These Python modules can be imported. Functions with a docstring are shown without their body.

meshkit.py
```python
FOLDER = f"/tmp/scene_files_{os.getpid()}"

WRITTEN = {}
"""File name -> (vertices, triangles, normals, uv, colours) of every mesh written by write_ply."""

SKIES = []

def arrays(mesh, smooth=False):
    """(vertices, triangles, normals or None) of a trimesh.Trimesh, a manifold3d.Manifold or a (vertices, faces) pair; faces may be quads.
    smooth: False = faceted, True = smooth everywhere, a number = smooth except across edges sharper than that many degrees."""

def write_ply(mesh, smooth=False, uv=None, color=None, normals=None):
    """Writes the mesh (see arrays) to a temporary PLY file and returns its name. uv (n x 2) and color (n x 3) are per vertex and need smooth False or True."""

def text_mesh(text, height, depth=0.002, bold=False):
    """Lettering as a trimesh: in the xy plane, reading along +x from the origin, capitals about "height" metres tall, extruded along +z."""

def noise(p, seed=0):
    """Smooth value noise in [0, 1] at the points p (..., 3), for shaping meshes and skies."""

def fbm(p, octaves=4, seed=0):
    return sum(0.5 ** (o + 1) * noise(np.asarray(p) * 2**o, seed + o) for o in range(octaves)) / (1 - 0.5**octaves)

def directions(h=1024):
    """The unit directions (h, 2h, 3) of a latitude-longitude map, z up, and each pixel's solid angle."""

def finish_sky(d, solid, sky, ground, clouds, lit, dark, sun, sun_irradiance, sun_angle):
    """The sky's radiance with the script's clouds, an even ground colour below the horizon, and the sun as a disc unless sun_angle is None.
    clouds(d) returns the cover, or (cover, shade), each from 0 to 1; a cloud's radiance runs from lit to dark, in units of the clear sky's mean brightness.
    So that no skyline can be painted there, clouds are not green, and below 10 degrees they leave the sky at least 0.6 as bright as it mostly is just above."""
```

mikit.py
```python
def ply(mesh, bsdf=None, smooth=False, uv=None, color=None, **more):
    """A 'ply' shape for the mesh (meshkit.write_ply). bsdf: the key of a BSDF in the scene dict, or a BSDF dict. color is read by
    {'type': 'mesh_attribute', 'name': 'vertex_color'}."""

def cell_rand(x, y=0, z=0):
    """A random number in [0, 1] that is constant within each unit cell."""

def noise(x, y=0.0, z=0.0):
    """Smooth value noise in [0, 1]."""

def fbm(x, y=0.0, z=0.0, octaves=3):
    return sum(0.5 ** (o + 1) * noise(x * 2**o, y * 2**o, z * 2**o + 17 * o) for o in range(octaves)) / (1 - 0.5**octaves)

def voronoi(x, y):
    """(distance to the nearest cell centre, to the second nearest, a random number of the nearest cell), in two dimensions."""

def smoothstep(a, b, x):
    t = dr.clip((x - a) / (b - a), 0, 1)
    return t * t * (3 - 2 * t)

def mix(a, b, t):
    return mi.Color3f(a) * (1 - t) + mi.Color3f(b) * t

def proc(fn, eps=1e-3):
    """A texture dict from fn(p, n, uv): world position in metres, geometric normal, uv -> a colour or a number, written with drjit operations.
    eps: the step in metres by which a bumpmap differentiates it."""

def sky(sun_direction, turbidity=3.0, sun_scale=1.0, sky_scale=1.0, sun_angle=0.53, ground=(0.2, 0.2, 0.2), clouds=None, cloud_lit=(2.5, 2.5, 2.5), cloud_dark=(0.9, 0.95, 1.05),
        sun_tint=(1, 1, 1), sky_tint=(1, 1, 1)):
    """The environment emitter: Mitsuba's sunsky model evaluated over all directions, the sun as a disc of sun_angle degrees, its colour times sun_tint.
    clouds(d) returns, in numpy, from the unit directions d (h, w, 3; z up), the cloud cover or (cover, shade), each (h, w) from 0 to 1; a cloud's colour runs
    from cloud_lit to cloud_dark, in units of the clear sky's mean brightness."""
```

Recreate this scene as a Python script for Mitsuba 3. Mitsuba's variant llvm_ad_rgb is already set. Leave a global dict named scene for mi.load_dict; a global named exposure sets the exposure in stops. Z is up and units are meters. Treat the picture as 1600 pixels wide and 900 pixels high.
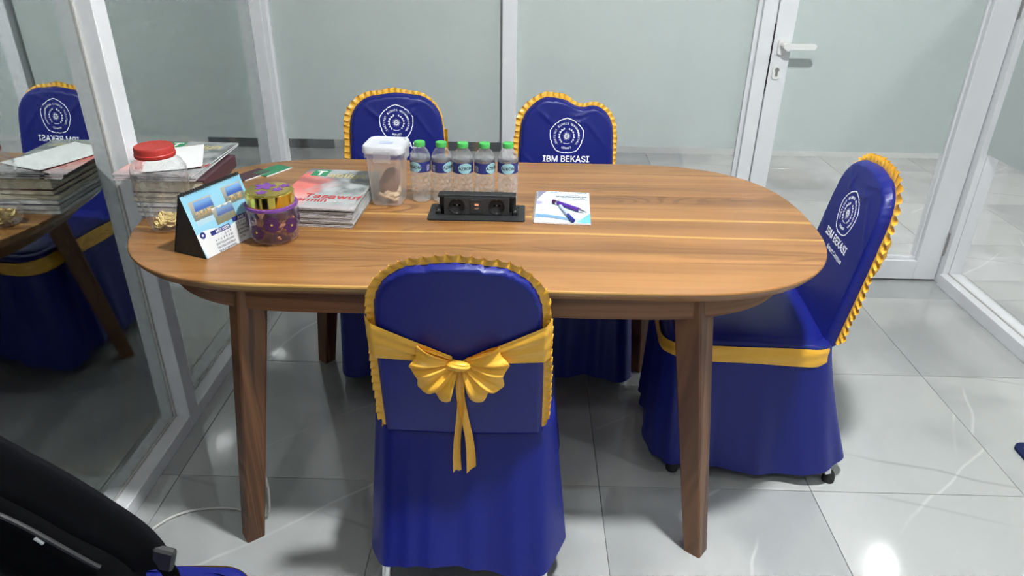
import math, random
import numpy as np
import trimesh
import drjit as dr
import mitsuba as mi
import mikit, meshkit
import manifold3d as m3
import shapely
from shapely.geometry import Polygon, Point, LineString, box as sbox
from shapely import affinity
from shapely.ops import unary_union

T = mi.ScalarTransform4f
scene, labels = {"type": "scene"}, {}
random.seed(7)
rng = np.random.default_rng(7)

# ------------------------------------------------------------------ camera, lights, exposure
CAM_H = 1.428
_p, _y, _r = 0.47556489, -0.01549828, -0.01474327
_f = np.array([math.sin(_y) * math.cos(_p), math.cos(_y) * math.cos(_p), -math.sin(_p)])
_rt = np.array([math.cos(_y), -math.sin(_y), 0.0])
_dn = np.cross(_f, _rt)
_d2 = -_rt * math.sin(_r) + _dn * math.cos(_r)
_o = np.array([0, 0, CAM_H])
scene["camera"] = {"type": "perspective", "fov": 2 * math.degrees(math.atan(800 / 1119.34)), "fov_axis": "x", "near_clip": 0.02, "far_clip": 50,
                   "to_world": T().look_at(origin=_o.tolist(), target=(_o + _f).tolist(), up=(-_d2).tolist())}
exposure = 0.42
CEIL = 2.70
# (x, y, radiance): round downlights in the ceiling, inside the glass room and in the corridors around it
LAMPS = [(0.465, 1.0, 830.0, "inside the glass room above the front edge of the table"), (0.42, -0.42, 52.0, "inside the glass room above the camera, on the right"), (-0.55, -0.42, 90.0, "inside the glass room above the camera, on the left"), (-0.55, 3.9, 190.0, "in the corridor behind the left glass panel"),
         (1.0, 3.9, 190.0, "in the corridor behind the door"), (2.68, 3.746, 190.0, "where the two corridors meet"), (2.75, 1.9, 190.0, "in the side corridor beside the right chair"), (2.75, 0.3, 190.0, "in the side corridor nearest the camera")]

# ------------------------------------------------------------------ materials
mix, fbm, noise, cell_rand, smoothstep, voronoi = mikit.mix, mikit.fbm, mikit.noise, mikit.cell_rand, mikit.smoothstep, mikit.voronoi


def rgb(*c):
    return {"type": "rgb", "value": list(c)}


def mat(key, d, two=True):
    scene[key] = {"type": "twosided", "b": d} if two else d
    return key


def plast(key, c, alpha=0.2, ior=1.5):
    return mat(key, {"type": "roughplastic", "distribution": "ggx", "alpha": alpha, "int_ior": ior, "diffuse_reflectance": c if isinstance(c, dict) else rgb(*c)})


def diff(key, c):
    return mat(key, {"type": "diffuse", "reflectance": c if isinstance(c, dict) else rgb(*c)})


def princ(key, c, rough=0.5, metal=0.0, **k):
    return mat(key, {"type": "principled", "base_color": c if isinstance(c, dict) else rgb(*c), "roughness": rough, "metallic": metal, **k})


def marble(p, n, uv):
    ix, iy = dr.floor((p.x - 0.2312) / 0.6), dr.floor((p.y - 0.358) / 0.6)
    r1, r2 = cell_rand(ix, iy, 3), cell_rand(ix, iy, 9)
    x, y = p.x + r1 * 13, p.y + r2 * 17
    wx = x + 0.35 * (fbm(x * 2.1, y * 2.1, 0.0, 3) - 0.5)
    wy = y + 0.35 * (fbm(x * 2.1, y * 2.1, 5.0, 3) - 0.5)
    cloud = fbm(wx * 2.2, wy * 2.2, 1.0, 4)
    base = mix((0.335, 0.345, 0.347), (0.455, 0.462, 0.457), smoothstep(0.3, 0.68, cloud))
    sw = 0.06 * (fbm(x * 3.1, y * 3.1, 8.0, 3) - 0.5)
    q1 = (x * 0.62 - y * 0.78 + sw) * 1.7
    q2 = (x * 0.80 - y * 0.30 - sw * 1.4) * 1.3
    q3 = (x * 0.25 + y * 0.95 + sw) * 1.1
    d1, d2, d3 = (dr.abs(q_ - dr.floor(q_) - 0.5) for q_ in (q1, q2, q3))
    m1, m2 = fbm(x * 3.3, y * 3.3, 4.0, 2), fbm(x * 2.9, y * 2.9, 6.0, 2)
    vein = (1 - smoothstep(0.0, 0.012, d1)) * smoothstep(0.50, 0.66, m1) + (1 - smoothstep(0.0, 0.009, d2)) * smoothstep(0.52, 0.68, m2)
    dark = (1 - smoothstep(0.0, 0.010, d3)) * smoothstep(0.52, 0.70, m1)
    base = mix(base, (0.64, 0.64, 0.63), dr.clip(vein, 0, 1) * 0.5)
    base = mix(base, (0.22, 0.225, 0.225), dark * 0.40)
    return base * (0.96 + 0.08 * r1)


BOARD_W, BOARD_Y0 = 0.0975, 1.304


def wood_fn(light, dark, sap):
    def fn(p, n, uv):
        i = dr.floor((p.y - BOARD_Y0) / BOARD_W)
        f = (p.y - BOARD_Y0) / BOARD_W - i
        r, r2 = cell_rand(i, 5, 1), cell_rand(i, 9, 2)
        x = p.x + r * 11
        warp = fbm(x * 1.6, p.y * 7, r * 9, 3)
        g1 = fbm(x * 1.1, p.y * 34 + warp * 5, r * 5, 4)
        g2 = fbm(x * 3.0, p.y * 190, r2 * 5, 3)
        ring = 0.5 + 0.5 * dr.sin((p.y + 0.22 * (warp - 0.5)) * 210 + 5 * fbm(x * 2, p.y * 9, 2.0, 2))
        t = smoothstep(0.30, 0.74, g1) * 0.34 + g2 * 0.24 + ring * 0.08 + 0.30 * fbm(x * 0.8, p.y * 12 + warp * 2, r * 3, 2)
        t = (t - 0.45) * 1.25 + 0.45 + (r - 0.5) * 0.30
        c = mix(light, dark, dr.clip(t - 0.1, 0, 1))
        fig = smoothstep(0.56, 0.74, fbm(x * 1.7, p.y * 8, r2 * 7, 2))
        loop = 0.5 + 0.5 * dr.sin(fbm(x * 2.4, p.y * 13, r * 4, 2) * 85)
        c = mix(c, (dark[0] * 0.85, dark[1] * 0.8, dark[2] * 0.8), fig * smoothstep(0.55, 0.95, loop) * 0.55)
        streak = smoothstep(0.66, 0.74, fbm(x * 0.9, p.y * 55 + warp * 3, 3.0 + r, 3))
        c = mix(c, (dark[0] * 0.75, dark[1] * 0.7, dark[2] * 0.7), streak * 0.40)
        edge = f + 0.5 * (fbm(x * 1.3, r2 * 7, 0.0, 2) - 0.5)
        s = (1 - smoothstep(0.03, 0.10, dr.abs(edge - 0.10))) * dr.select(r2 > 0.70, 1.0, 0.15)
        c = mix(c, sap, s * 0.7)
        return c
    return fn


def wood_leg_fn(p, n, uv):
    a = p.x + p.y * 0.8
    warp = fbm(p.z * 2.2, a * 9, 1.0, 3)
    g = fbm(a * 60 + warp * 4, p.z * 1.3, 2.0, 4)
    g2 = fbm(a * 240, p.z * 4, 3.0, 2)
    t = smoothstep(0.35, 0.7, g) * 0.6 + g2 * 0.4
    c = mix((0.235, 0.100, 0.038), (0.095, 0.036, 0.014), t)
    return mix(c, (0.05, 0.02, 0.01), smoothstep(0.70, 0.78, fbm(a * 40 + warp * 3, p.z * 1.1, 8.0, 2)) * 0.6)


plast("marble_tile", mikit.proc(marble), 0.007, 1.80)
diff("grout", (0.20, 0.20, 0.20))
plast("teak_top", mikit.proc(wood_fn((0.365, 0.170, 0.056), (0.145, 0.058, 0.018), (0.52, 0.30, 0.080))), 0.065, 1.5)
def wood_rail_fn(p, n, uv):
    a = p.x + p.y * 0.6
    g = fbm(p.z * 75 + 3 * fbm(a * 2, p.z * 9, 1.0, 2), a * 1.4, 2.0, 4)
    t = smoothstep(0.35, 0.7, g) * 0.6 + 0.4 * fbm(p.z * 260, a * 5, 3.0, 2)
    return mix((0.25, 0.105, 0.040), (0.115, 0.043, 0.017), t)


plast("teak_leg", mikit.proc(wood_leg_fn), 0.16, 1.5)
plast("teak_rail", mikit.proc(wood_rail_fn), 0.16, 1.5)
plast("white_frame", (0.86, 0.87, 0.905), 0.18)
diff("white_paint", (0.74, 0.74, 0.73))
diff("grey_paint", (0.40, 0.41, 0.41))
plast("film", (0.485, 0.54, 0.53), 0.012, 1.45)
mat("mirror_glass", {"type": "conductor", "material": "none", "specular_reflectance": rgb(0.66, 0.70, 0.69)})
mat("clear_glass", {"type": "thindielectric", "int_ior": 1.5}, two=False)
plast("rubber", (0.012, 0.012, 0.013), 0.35)
plast("dark_slot", (0.02, 0.02, 0.025), 0.4)
diff("skirting_black", (0.15, 0.155, 0.16))
princ("chrome", (0.78, 0.79, 0.80), 0.16, 1.0)
princ("steel", (0.45, 0.45, 0.44), 0.35, 1.0)
princ("blue_satin", (0.0065, 0.0115, 0.150), 0.40, 0.0, specular=0.35, sheen=0.15, sheen_tint=1.0)
princ("gold_satin", (0.76, 0.40, 0.040), 0.36, 0.0, specular=0.5, sheen=0.3)
diff("white_print", (0.86, 0.88, 0.95))
plast("white_plastic", (0.84, 0.84, 0.83), 0.15)
plast("black_plastic", (0.024, 0.024, 0.026), 0.28)
plast("black_recess", (0.008, 0.008, 0.009), 0.3)
plast("black_card", (0.015, 0.015, 0.017), 0.3)
plast("red_plastic", (0.60, 0.045, 0.035), 0.22)
plast("green_plastic", (0.09, 0.56, 0.13), 0.25)
diff("paper", (0.80, 0.80, 0.80))
diff("cream_pages", (0.70, 0.63, 0.50))
diff("grey_pages", (0.62, 0.60, 0.58))
plast("black_cover", (0.035, 0.037, 0.045), 0.15)
plast("maroon_cover", (0.085, 0.030, 0.045), 0.15)
plast("navy_cover", (0.03, 0.04, 0.16), 0.2)
plast("grey_cover", (0.28, 0.32, 0.36), 0.15)
plast("gold_print", (0.72, 0.60, 0.26), 0.3)
plast("red_print", (0.62, 0.05, 0.06), 0.3)
plast("pale_print", (0.80, 0.74, 0.72), 0.3)
plast("green_print", (0.05, 0.33, 0.15), 0.25)
diff("ink", (0.03, 0.03, 0.05))
diff("navy_ink", (0.03, 0.035, 0.16))
princ("gold_metal", (0.85, 0.66, 0.13), 0.10, 1.0)
plast("purple", (0.25, 0.08, 0.42), 0.3)
plast("dark_purple", (0.075, 0.014, 0.10), 0.3)
plast("yellow_dot", (0.75, 0.52, 0.08), 0.3)
diff("chip_yellow", (0.74, 0.58, 0.26))
diff("chip_brown", (0.38, 0.17, 0.07))
diff("wrapper", (0.22, 0.13, 0.09))
diff("cracker_tan", (0.66, 0.50, 0.32))
plast("label_navy", (0.03, 0.04, 0.24), 0.3)
plast("label_cyan", (0.42, 0.74, 0.80), 0.3)
mat("thin_plastic", {"type": "blendbsdf", "weight": 0.06, "a": {"type": "thindielectric", "int_ior": 1.5},
                     "b": {"type": "principledthin", "base_color": rgb(0.92, 0.93, 0.95), "roughness": 0.3, "diff_trans": 1.0}}, two=False)
mat("water_thin", {"type": "blendbsdf", "weight": 0.08, "a": {"type": "thindielectric", "int_ior": 1.62},
                   "b": {"type": "principledthin", "base_color": rgb(0.95, 0.96, 0.98), "roughness": 0.3, "diff_trans": 1.0}}, two=False)
mat("milky_plastic", {"type": "blendbsdf", "weight": 0.18, "a": {"type": "thindielectric", "int_ior": 1.45},
                      "b": {"type": "principledthin", "base_color": rgb(0.90, 0.90, 0.93), "roughness": 0.4, "diff_trans": 1.1}}, two=False)
mat("violet_glass", {"type": "blendbsdf", "weight": 0.10, "a": {"type": "thindielectric", "int_ior": 1.5},
                     "b": {"type": "principledthin", "base_color": rgb(0.45, 0.30, 0.60), "roughness": 0.3, "diff_trans": 1.0}}, two=False)
plast("lid_blue", (0.62, 0.69, 0.90), 0.3)
plast("lid_milky", (0.78, 0.80, 0.86), 0.25)
diff("nylon", (0.0055, 0.0055, 0.0065))
diff("nylon_web", (0.0075, 0.0075, 0.0090))
plast("cable_white", (0.72, 0.71, 0.68), 0.3)
plast("pen_purple", (0.10, 0.03, 0.33), 0.15)
plast("pen_blue", (0.02, 0.03, 0.30), 0.15)
plast("pen_pale", (0.55, 0.60, 0.85), 0.15)
diff("mat_navy", (0.022, 0.03, 0.085))
diff("mat_gold", (0.42, 0.33, 0.14))
diff("mat_brown", (0.10, 0.065, 0.03))
mat("usb_glow", {"type": "diffuse", "reflectance": rgb(0.75, 0.30, 0.16)})

# ------------------------------------------------------------------ helpers
_count = {}


def numbered(key):
    n = _count.get(key, -1) + 1
    _count[key] = n
    return key if n == 0 else f"{key}_{n:03d}"


def tag(key, label=None, cat=None, group=None, kind=None):
    d = {}
    for k, v in (("label", label), ("category", cat), ("group", group), ("kind", kind)):
        if v:
            d[k] = v
    labels[key] = d
    return key


def cat(*ms):
    ms = [m for m in ms if m is not None]
    return trimesh.util.concatenate(ms)


def tm(m):
    if isinstance(m, m3.Manifold):
        me = m.to_mesh()
        return trimesh.Trimesh(me.vert_properties[:, :3], me.tri_verts, process=False)
    return m


def put(parent, name, mesh, bsdf, smooth=False, to_world=None, uv=None, label=None):
    """One entry of the scene; returns its key."""
    key = numbered(f"{parent}__{name}" if parent else name)
    d = mesh if isinstance(mesh, dict) else mikit.ply(mesh, bsdf, smooth=smooth, uv=uv)
    d = dict(d)
    if isinstance(mesh, dict) and bsdf is not None:
        d["bsdf"] = {"type": "ref", "id": bsdf}
    if to_world is not None:
        d["to_world"] = to_world
    scene[key] = d
    if label:
        labels[key] = {"label": label}
    return key


def thing(name, label, cat_, group=None, kind=None):
    return tag(numbered(name), label, cat_, group, kind)


def bx(x0, x1, y0, y1, z0, z1, ch=0.0):
    if ch <= 0:
        m = trimesh.creation.box((x1 - x0, y1 - y0, z1 - z0))
    else:
        pts = []
        for sx in (0, 1):
            for sy in (0, 1):
                for sz in (0, 1):
                    c = np.array([(x0, x1)[sx], (y0, y1)[sy], (z0, z1)[sz]])
                    s = np.array([1 - 2 * sx, 1 - 2 * sy, 1 - 2 * sz]) * ch
                    for k in range(3):
                        q = c + s
                        q[k] = c[k]
                        pts.append(q)
        return trimesh.Trimesh(*(lambda h: (h.vertices, h.faces))(trimesh.convex.convex_hull(np.array(pts))), process=False)
    m.apply_translation([(x0 + x1) / 2, (y0 + y1) / 2, (z0 + z1) / 2])
    return m


def tube(path, r, sides=10, cap=True):
    p = np.asarray(path, float)
    r = np.broadcast_to(r, (len(p),))
    t = np.gradient(p, axis=0)
    t /= np.linalg.norm(t, axis=1, keepdims=True) + 1e-12
    ref = np.array([0, 0, 1.0]) if abs(t[0][2]) < 0.9 else np.array([1.0, 0, 0])
    a = np.cross(t[0], ref)
    A = []
    for k in range(len(p)):
        a = a - t[k] * (a @ t[k])
        a /= np.linalg.norm(a)
        A.append(a)
    A = np.array(A)
    B = np.cross(t, A)
    ang = np.arange(sides) * 2 * np.pi / sides
    v = p[:, None] + r[:, None, None] * (np.cos(ang)[None, :, None] * A[:, None] + np.sin(ang)[None, :, None] * B[:, None])
    v = v.reshape(-1, 3)
    f = []
    for i in range(len(p) - 1):
        for j in range(sides):
            a0, a1 = i * sides + j, i * sides + (j + 1) % sides
            f += [[a0, a1, a1 + sides], [a0, a1 + sides, a0 + sides]]
    if cap:
        v = np.vstack([v, p[0], p[-1]])
        for j in range(sides):
            f += [[len(v) - 2, (j + 1) % sides, j], [len(v) - 1, (len(p) - 1) * sides + j, (len(p) - 1) * sides + (j + 1) % sides]]
    return trimesh.Trimesh(v, np.array(f)[:, ::-1], process=False)


def spline(pts, n=60):
    from scipy.interpolate import CubicSpline
    p = np.asarray(pts, float)
    d = np.r_[0, np.cumsum(np.linalg.norm(np.diff(p, axis=0), axis=1))]
    return CubicSpline(d, p)(np.linspace(0, d[-1], n))


def lathe(profile, n=48, closed=False):
    """profile: list of (r, z); surface of revolution about z."""
    pr = np.asarray(profile, float)
    a = np.arange(n) * 2 * np.pi / n
    v = np.stack([pr[:, None, 0] * np.cos(a), pr[:, None, 0] * np.sin(a), np.repeat(pr[:, 1:], n, 1)], -1).reshape(-1, 3)
    f = []
    for i in range(len(pr) - 1):
        for j in range(n):
            a0, a1 = i * n + j, i * n + (j + 1) % n
            f += [[a0, a1, a1 + n], [a0, a1 + n, a0 + n]]
    m = trimesh.Trimesh(v, f, process=False)
    m.merge_vertices()
    m.update_faces(m.nondegenerate_faces())
    m.remove_unreferenced_vertices()
    return m


def grid(P):
    """(n, m, 3) points as a sheet."""
    n, m = P.shape[:2]
    i, j = np.meshgrid(np.arange(n - 1), np.arange(m - 1), indexing="ij")
    q = np.stack([i * m + j, (i + 1) * m + j, (i + 1) * m + j + 1, i * m + j + 1], -1).reshape(-1, 4)
    return trimesh.Trimesh(P.reshape(-1, 3), np.vstack([q[:, [0, 1, 2]], q[:, [0, 2, 3]]]), process=False)


def gridw(P):
    """(n, m, 3) sheet closed in its second direction."""
    return grid(np.concatenate([P, P[:, :1]], 1))


def extr(poly, h, z=0.0):
    gs = [g for g in getattr(poly, "geoms", [poly]) if not g.is_empty and g.area > 1e-12]
    m = cat(*[trimesh.creation.extrude_polygon(g, h, engine="earcut") for g in gs])
    m.apply_translation([0, 0, z])
    return m


def mfold(m):
    return m3.Manifold(m3.Mesh(np.asarray(m.vertices, np.float32), np.asarray(m.faces, np.uint32)))


def cs(poly):
    gs = getattr(poly, "geoms", [poly])
    rings = []
    for g in gs:
        rings.append(np.array(g.exterior.coords)[:-1])
        rings += [np.array(r.coords)[:-1] for r in g.interiors]
    return m3.CrossSection(rings, m3.FillRule.EvenOdd)


def rot(m, axis, deg, at=(0, 0, 0)):
    m = m.copy()
    m.apply_transform(trimesh.transformations.rotation_matrix(math.radians(deg), axis, at))
    return m


def mv(m, x=0, y=0, z=0):
    m = m.copy()
    m.apply_translation([x, y, z])
    return m


def xf(m, M):
    m = m.copy()
    m.apply_transform(M)
    return m


def frame(o, ex, ey, ez):
    M = np.eye(4)
    M[:3, 0], M[:3, 1], M[:3, 2], M[:3, 3] = ex, ey, ez, o
    return M


def text(s, h, depth=0.0004, bold=False, center=True):
    m = meshkit.text_mesh(s, h, depth, bold)
    if center:
        m.apply_translation([-(m.bounds[0][0] + m.bounds[1][0]) / 2, 0, 0])
    return m


def rrect(w, d, r, n=6):
    return sbox(-w / 2 + r, -d / 2 + r, w / 2 - r, d / 2 - r).buffer(r, quad_segs=n)


def W(x, y, z, deg=0.0):
    return T().translate([x, y, z]).rotate([0, 0, 1], deg)


# ------------------------------------------------------------------ the setting
XL, XR, YB, YF = -1.065, 1.89, 2.97, -1.3            # glass planes of the room and the wall behind the camera
XLF, XRF, YBF = -1.02, 1.85, 2.93                     # faces of the frames on the room's side
tag("floor", "polished light grey marble floor of large square tiles", None, kind="structure")
scene["floor"] = mikit.ply(bx(-2.6, 3.7, YF, 4.85, -0.06, -0.0035), "grout")
tile_cache = {}
for i in range(-6, 7):
    for j in range(-4, 9):
        x0, y0 = 0.2312 + i * 0.6, 0.358 + j * 0.6
        a0, a1, b0, b1 = max(x0, -2.6) + 0.0009, min(x0 + 0.6, 3.7) - 0.0009, max(y0, YF) + 0.0009, min(y0 + 0.6, 4.85) - 0.0009
        if a1 - a0 < 0.02 or b1 - b0 < 0.02:
            continue
        put("floor", "tile", bx(a0, a1, b0, b1, -0.012, 0.0, 0.0007), "marble_tile")
tag("ceiling", "white ceiling above the glass room", None, kind="structure")
scene["ceiling"] = mikit.ply(bx(-2.6, 3.7, YF, 4.85, CEIL, CEIL + 0.05), "white_paint")
for key, b, lab in (("wall_front", (-2.6, 3.7, YF - 0.05, YF, 0, CEIL), "grey wall facing the glass back wall"),
                    ("wall_corridor", (-2.6, 3.7, 4.85, 4.9, 0, CEIL), "white corridor wall behind the glass"),
                    ("wall_corridor_left", (-2.65, -2.6, YF, 4.85, 0, CEIL), "white wall at the left end of the corridor"),
                    ("wall_corridor_right", (3.7, 3.75, YF, 4.85, 0, CEIL), "white wall at the right side of the corridor")):
    tag(key, lab, None, kind="structure")
    scene[key] = mikit.ply(bx(*b), "grey_paint" if key == "wall_front" else "white_paint")
tag("baseboard_corridor", "dark skirting along the foot of the corridor wall", None, kind="structure")
for a, b in ((-2.3, -1.32), (-1.24, 0.06)):
    put("baseboard_corridor", "strip", bx(a, b, 4.825, 4.85, 0.0, 0.14), "skirting_black")
tag("baseboard_corridor", "dark skirting strips along the foot of the corridor wall", None, kind="structure")

FILM_Z0, FILM_Z1 = 0.583, 2.0

# left wall: mirror-tinted glass between white aluminium posts
tag("wall_left", "reflective tinted glass wall in white aluminium frames left of the table", None, kind="structure")
for y0, y1 in ((YF, 0.02), (0.08, 1.775), (1.825, 2.925)):
    put("wall_left", "pane", bx(XL - 0.008, XL, y0, y1, 0.03, 2.4), "mirror_glass", label="tinted glass pane that mirrors the room")
    put("wall_left", "gasket", bx(XL - 0.001, XL + 0.004, y0, y1, 0.044, 0.052), "cable_white")
for y0, y1 in ((0.02, 0.08), (1.77, 1.83), (2.90, 2.97)):
    put("wall_left", "post", bx(XL - 0.05, XLF, y0, y1, 0.0, 2.4, 0.002), "white_frame")
put("wall_left", "bead", bx(XL - 0.001, XL + 0.005, 1.762, 1.771, 0.045, 2.4, 0.001), "cable_white")
for y0, y1 in ((YF, 0.02), (0.08, 1.77), (1.83, 2.90)):
    put("wall_left", "bottom_rail", bx(XL - 0.05, XLF, y0, y1, 0.0, 0.045, 0.002), "white_frame")
put("wall_left", "top_rail", bx(XL - 0.05, XLF, YF, YB, 2.4, 2.46), "white_frame")
put("wall_left", "header", bx(XL - 0.05, XLF, YF, YB, 2.46, CEIL), "white_paint")

# back wall: frosted film on the glass down to knee height, clear below it
tag("wall_back", "glass back wall with frosted film above a clear strip", None, kind="structure")
for x0, x1 in ((-1.02, -0.098), (-0.040, 0.895)):
    put("wall_back", "pane", bx(x0, x1, YB, YB + 0.002, 0.05, 2.4), "clear_glass", label="clear glass pane")
    put("wall_back", "frosted_film", bx(x0, x1, YB - 0.004, YB - 0.001, FILM_Z0 + (0.006 if x0 < -0.5 else 0.0), FILM_Z1), "film", label="grey-green frosted film")
    put("wall_back", "bottom_rail", bx(x0, x1, YBF, YB + 0.05, 0.0, 0.05, 0.002), "white_frame")
for x0, x1 in ((XLF - 0.045, XLF), (-0.098, -0.040), (0.897, 0.951)):
    put("wall_back", "post", bx(x0, x1, YBF, YB + 0.05, 0.0, 2.4, 0.002), "white_frame")
put("wall_back", "bead", bx(XLF, XLF + 0.012, YB - 0.022, YB - 0.004, 0.05, 2.4, 0.001), "white_frame")
put("wall_back", "bead", bx(0.880, 0.897, YB - 0.022, YB - 0.004, 0.05, 2.4, 0.001), "white_frame")
put("wall_back", "top_rail", bx(XL, XR, YBF, YB + 0.05, 2.4, 2.46), "white_frame")
put("wall_back", "header", bx(XL, XR, YBF, YB + 0.05, 2.46, CEIL), "white_paint")

# right wall
tag("wall_right", "glass right wall with frosted film above a clear strip and a white floor rail", None, kind="structure")
for y0, y1 in ((YF, 0.60), (0.66, 2.895)):
    put("wall_right", "pane", bx(XR, XR + 0.002, y0, y1, 0.05, 2.4), "clear_glass", label="clear glass pane")
    put("wall_right", "frosted_film", bx(XR - 0.004, XR - 0.001, y0, y1, 0.60, 1.45), "film", label="grey-green frosted film")
    put("wall_right", "bottom_rail", bx(XRF, XR + 0.055, y0, y1, 0.0, 0.055, 0.002), "white_frame")
    put("wall_right", "gasket", bx(XR - 0.006, XR - 0.001, y0, y1, 0.055, 0.060), "cable_white")
for y0, y1 in ((0.60, 0.66), (2.895, 2.97)):
    put("wall_right", "post", bx(XRF if y0 < 1 else 1.862, XR + 0.055, y0, y1, 0.0, 2.4, 0.002), "white_frame")
put("wall_right", "top_rail", bx(XRF, XR + 0.05, YF, YB, 2.4, 2.46), "white_frame")
put("wall_right", "header", bx(XRF, XR + 0.05, YF, YB, 2.46, CEIL), "white_paint")

# door
tag("door_1", "white aluminium framed glass door with frosted film and white lever handle", None, kind="structure")
DX0, DX1 = 0.956, 1.857
put("door_1", "stile", bx(DX0, 1.028, YBF, YB + 0.03, 0.008, 2.395, 0.002), "white_frame", label="lock stile")
put("door_1", "stile", bx(1.757, DX1, YBF, YB + 0.03, 0.008, 2.395, 0.002), "white_frame", label="hinge stile")
put("door_1", "bottom_rail", bx(1.028, 1.757, YBF, YB + 0.03, 0.008, 0.098, 0.002), "white_frame")
put("door_1", "top_rail", bx(1.028, 1.757, YBF, YB + 0.03, 2.30, 2.395, 0.002), "white_frame")
put("door_1", "pane", bx(1.028, 1.757, YB, YB + 0.002, 0.098, 2.30), "clear_glass", label="clear glass pane")
put("door_1", "frosted_film", bx(1.028, 1.757, YB - 0.004, YB - 0.001, 0.578, FILM_Z1), "film", label="grey-green frosted film")
put("door_1", "bead", bx(1.028, 1.757, YB - 0.02, YB - 0.004, 0.098, 0.112, 0.002), "white_frame")
put("door_1", "bead", bx(1.747, 1.757, YB - 0.02, YB - 0.004, 0.112, 2.30, 0.002), "white_frame")
put("door_1", "strike_gap", bx(0.9515, 0.9555, YBF - 0.001, YBF + 0.02, 0.83, 1.085), "dark_slot", label="dark gap of the lock strike")
h = put("door_1", "handle", xf(extr(rrect(0.034, 0.058, 0.012), 0.011), frame((0.990, YBF, 1.000), (1, 0, 0), (0, 0, 1), (0, -1, 0))), "white_plastic", smooth=30, label="white lever handle")
put(h, "lever", cat(tube([(0.992, YBF - 0.008, 1.008), (0.992, YBF - 0.046, 1.008)], 0.0125, 16),
                    xf(extr(rrect(0.125, 0.021, 0.009), 0.014), frame((1.043, YBF - 0.040, 1.008), (1, 0, 0), (0, 0, 1), (0, -1, 0)))), "white_plastic", smooth=35)
e = put("door_1", "lock_plate", xf(extr(rrect(0.030, 0.056, 0.012), 0.006), frame((0.985, YBF, 0.905), (1, 0, 0), (0, 0, 1), (0, -1, 0))), "white_plastic", smooth=30)
put(e, "keyhole", xf(extr(unary_union([Point(0, 0.009).buffer(0.0082), sbox(-0.0045, -0.016, 0.0045, 0.006)]), 0.002), frame((0.986, YBF - 0.006, 0.905), (1, 0, 0), (0, 0, 1), (0, -1, 0))), "steel")
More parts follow.
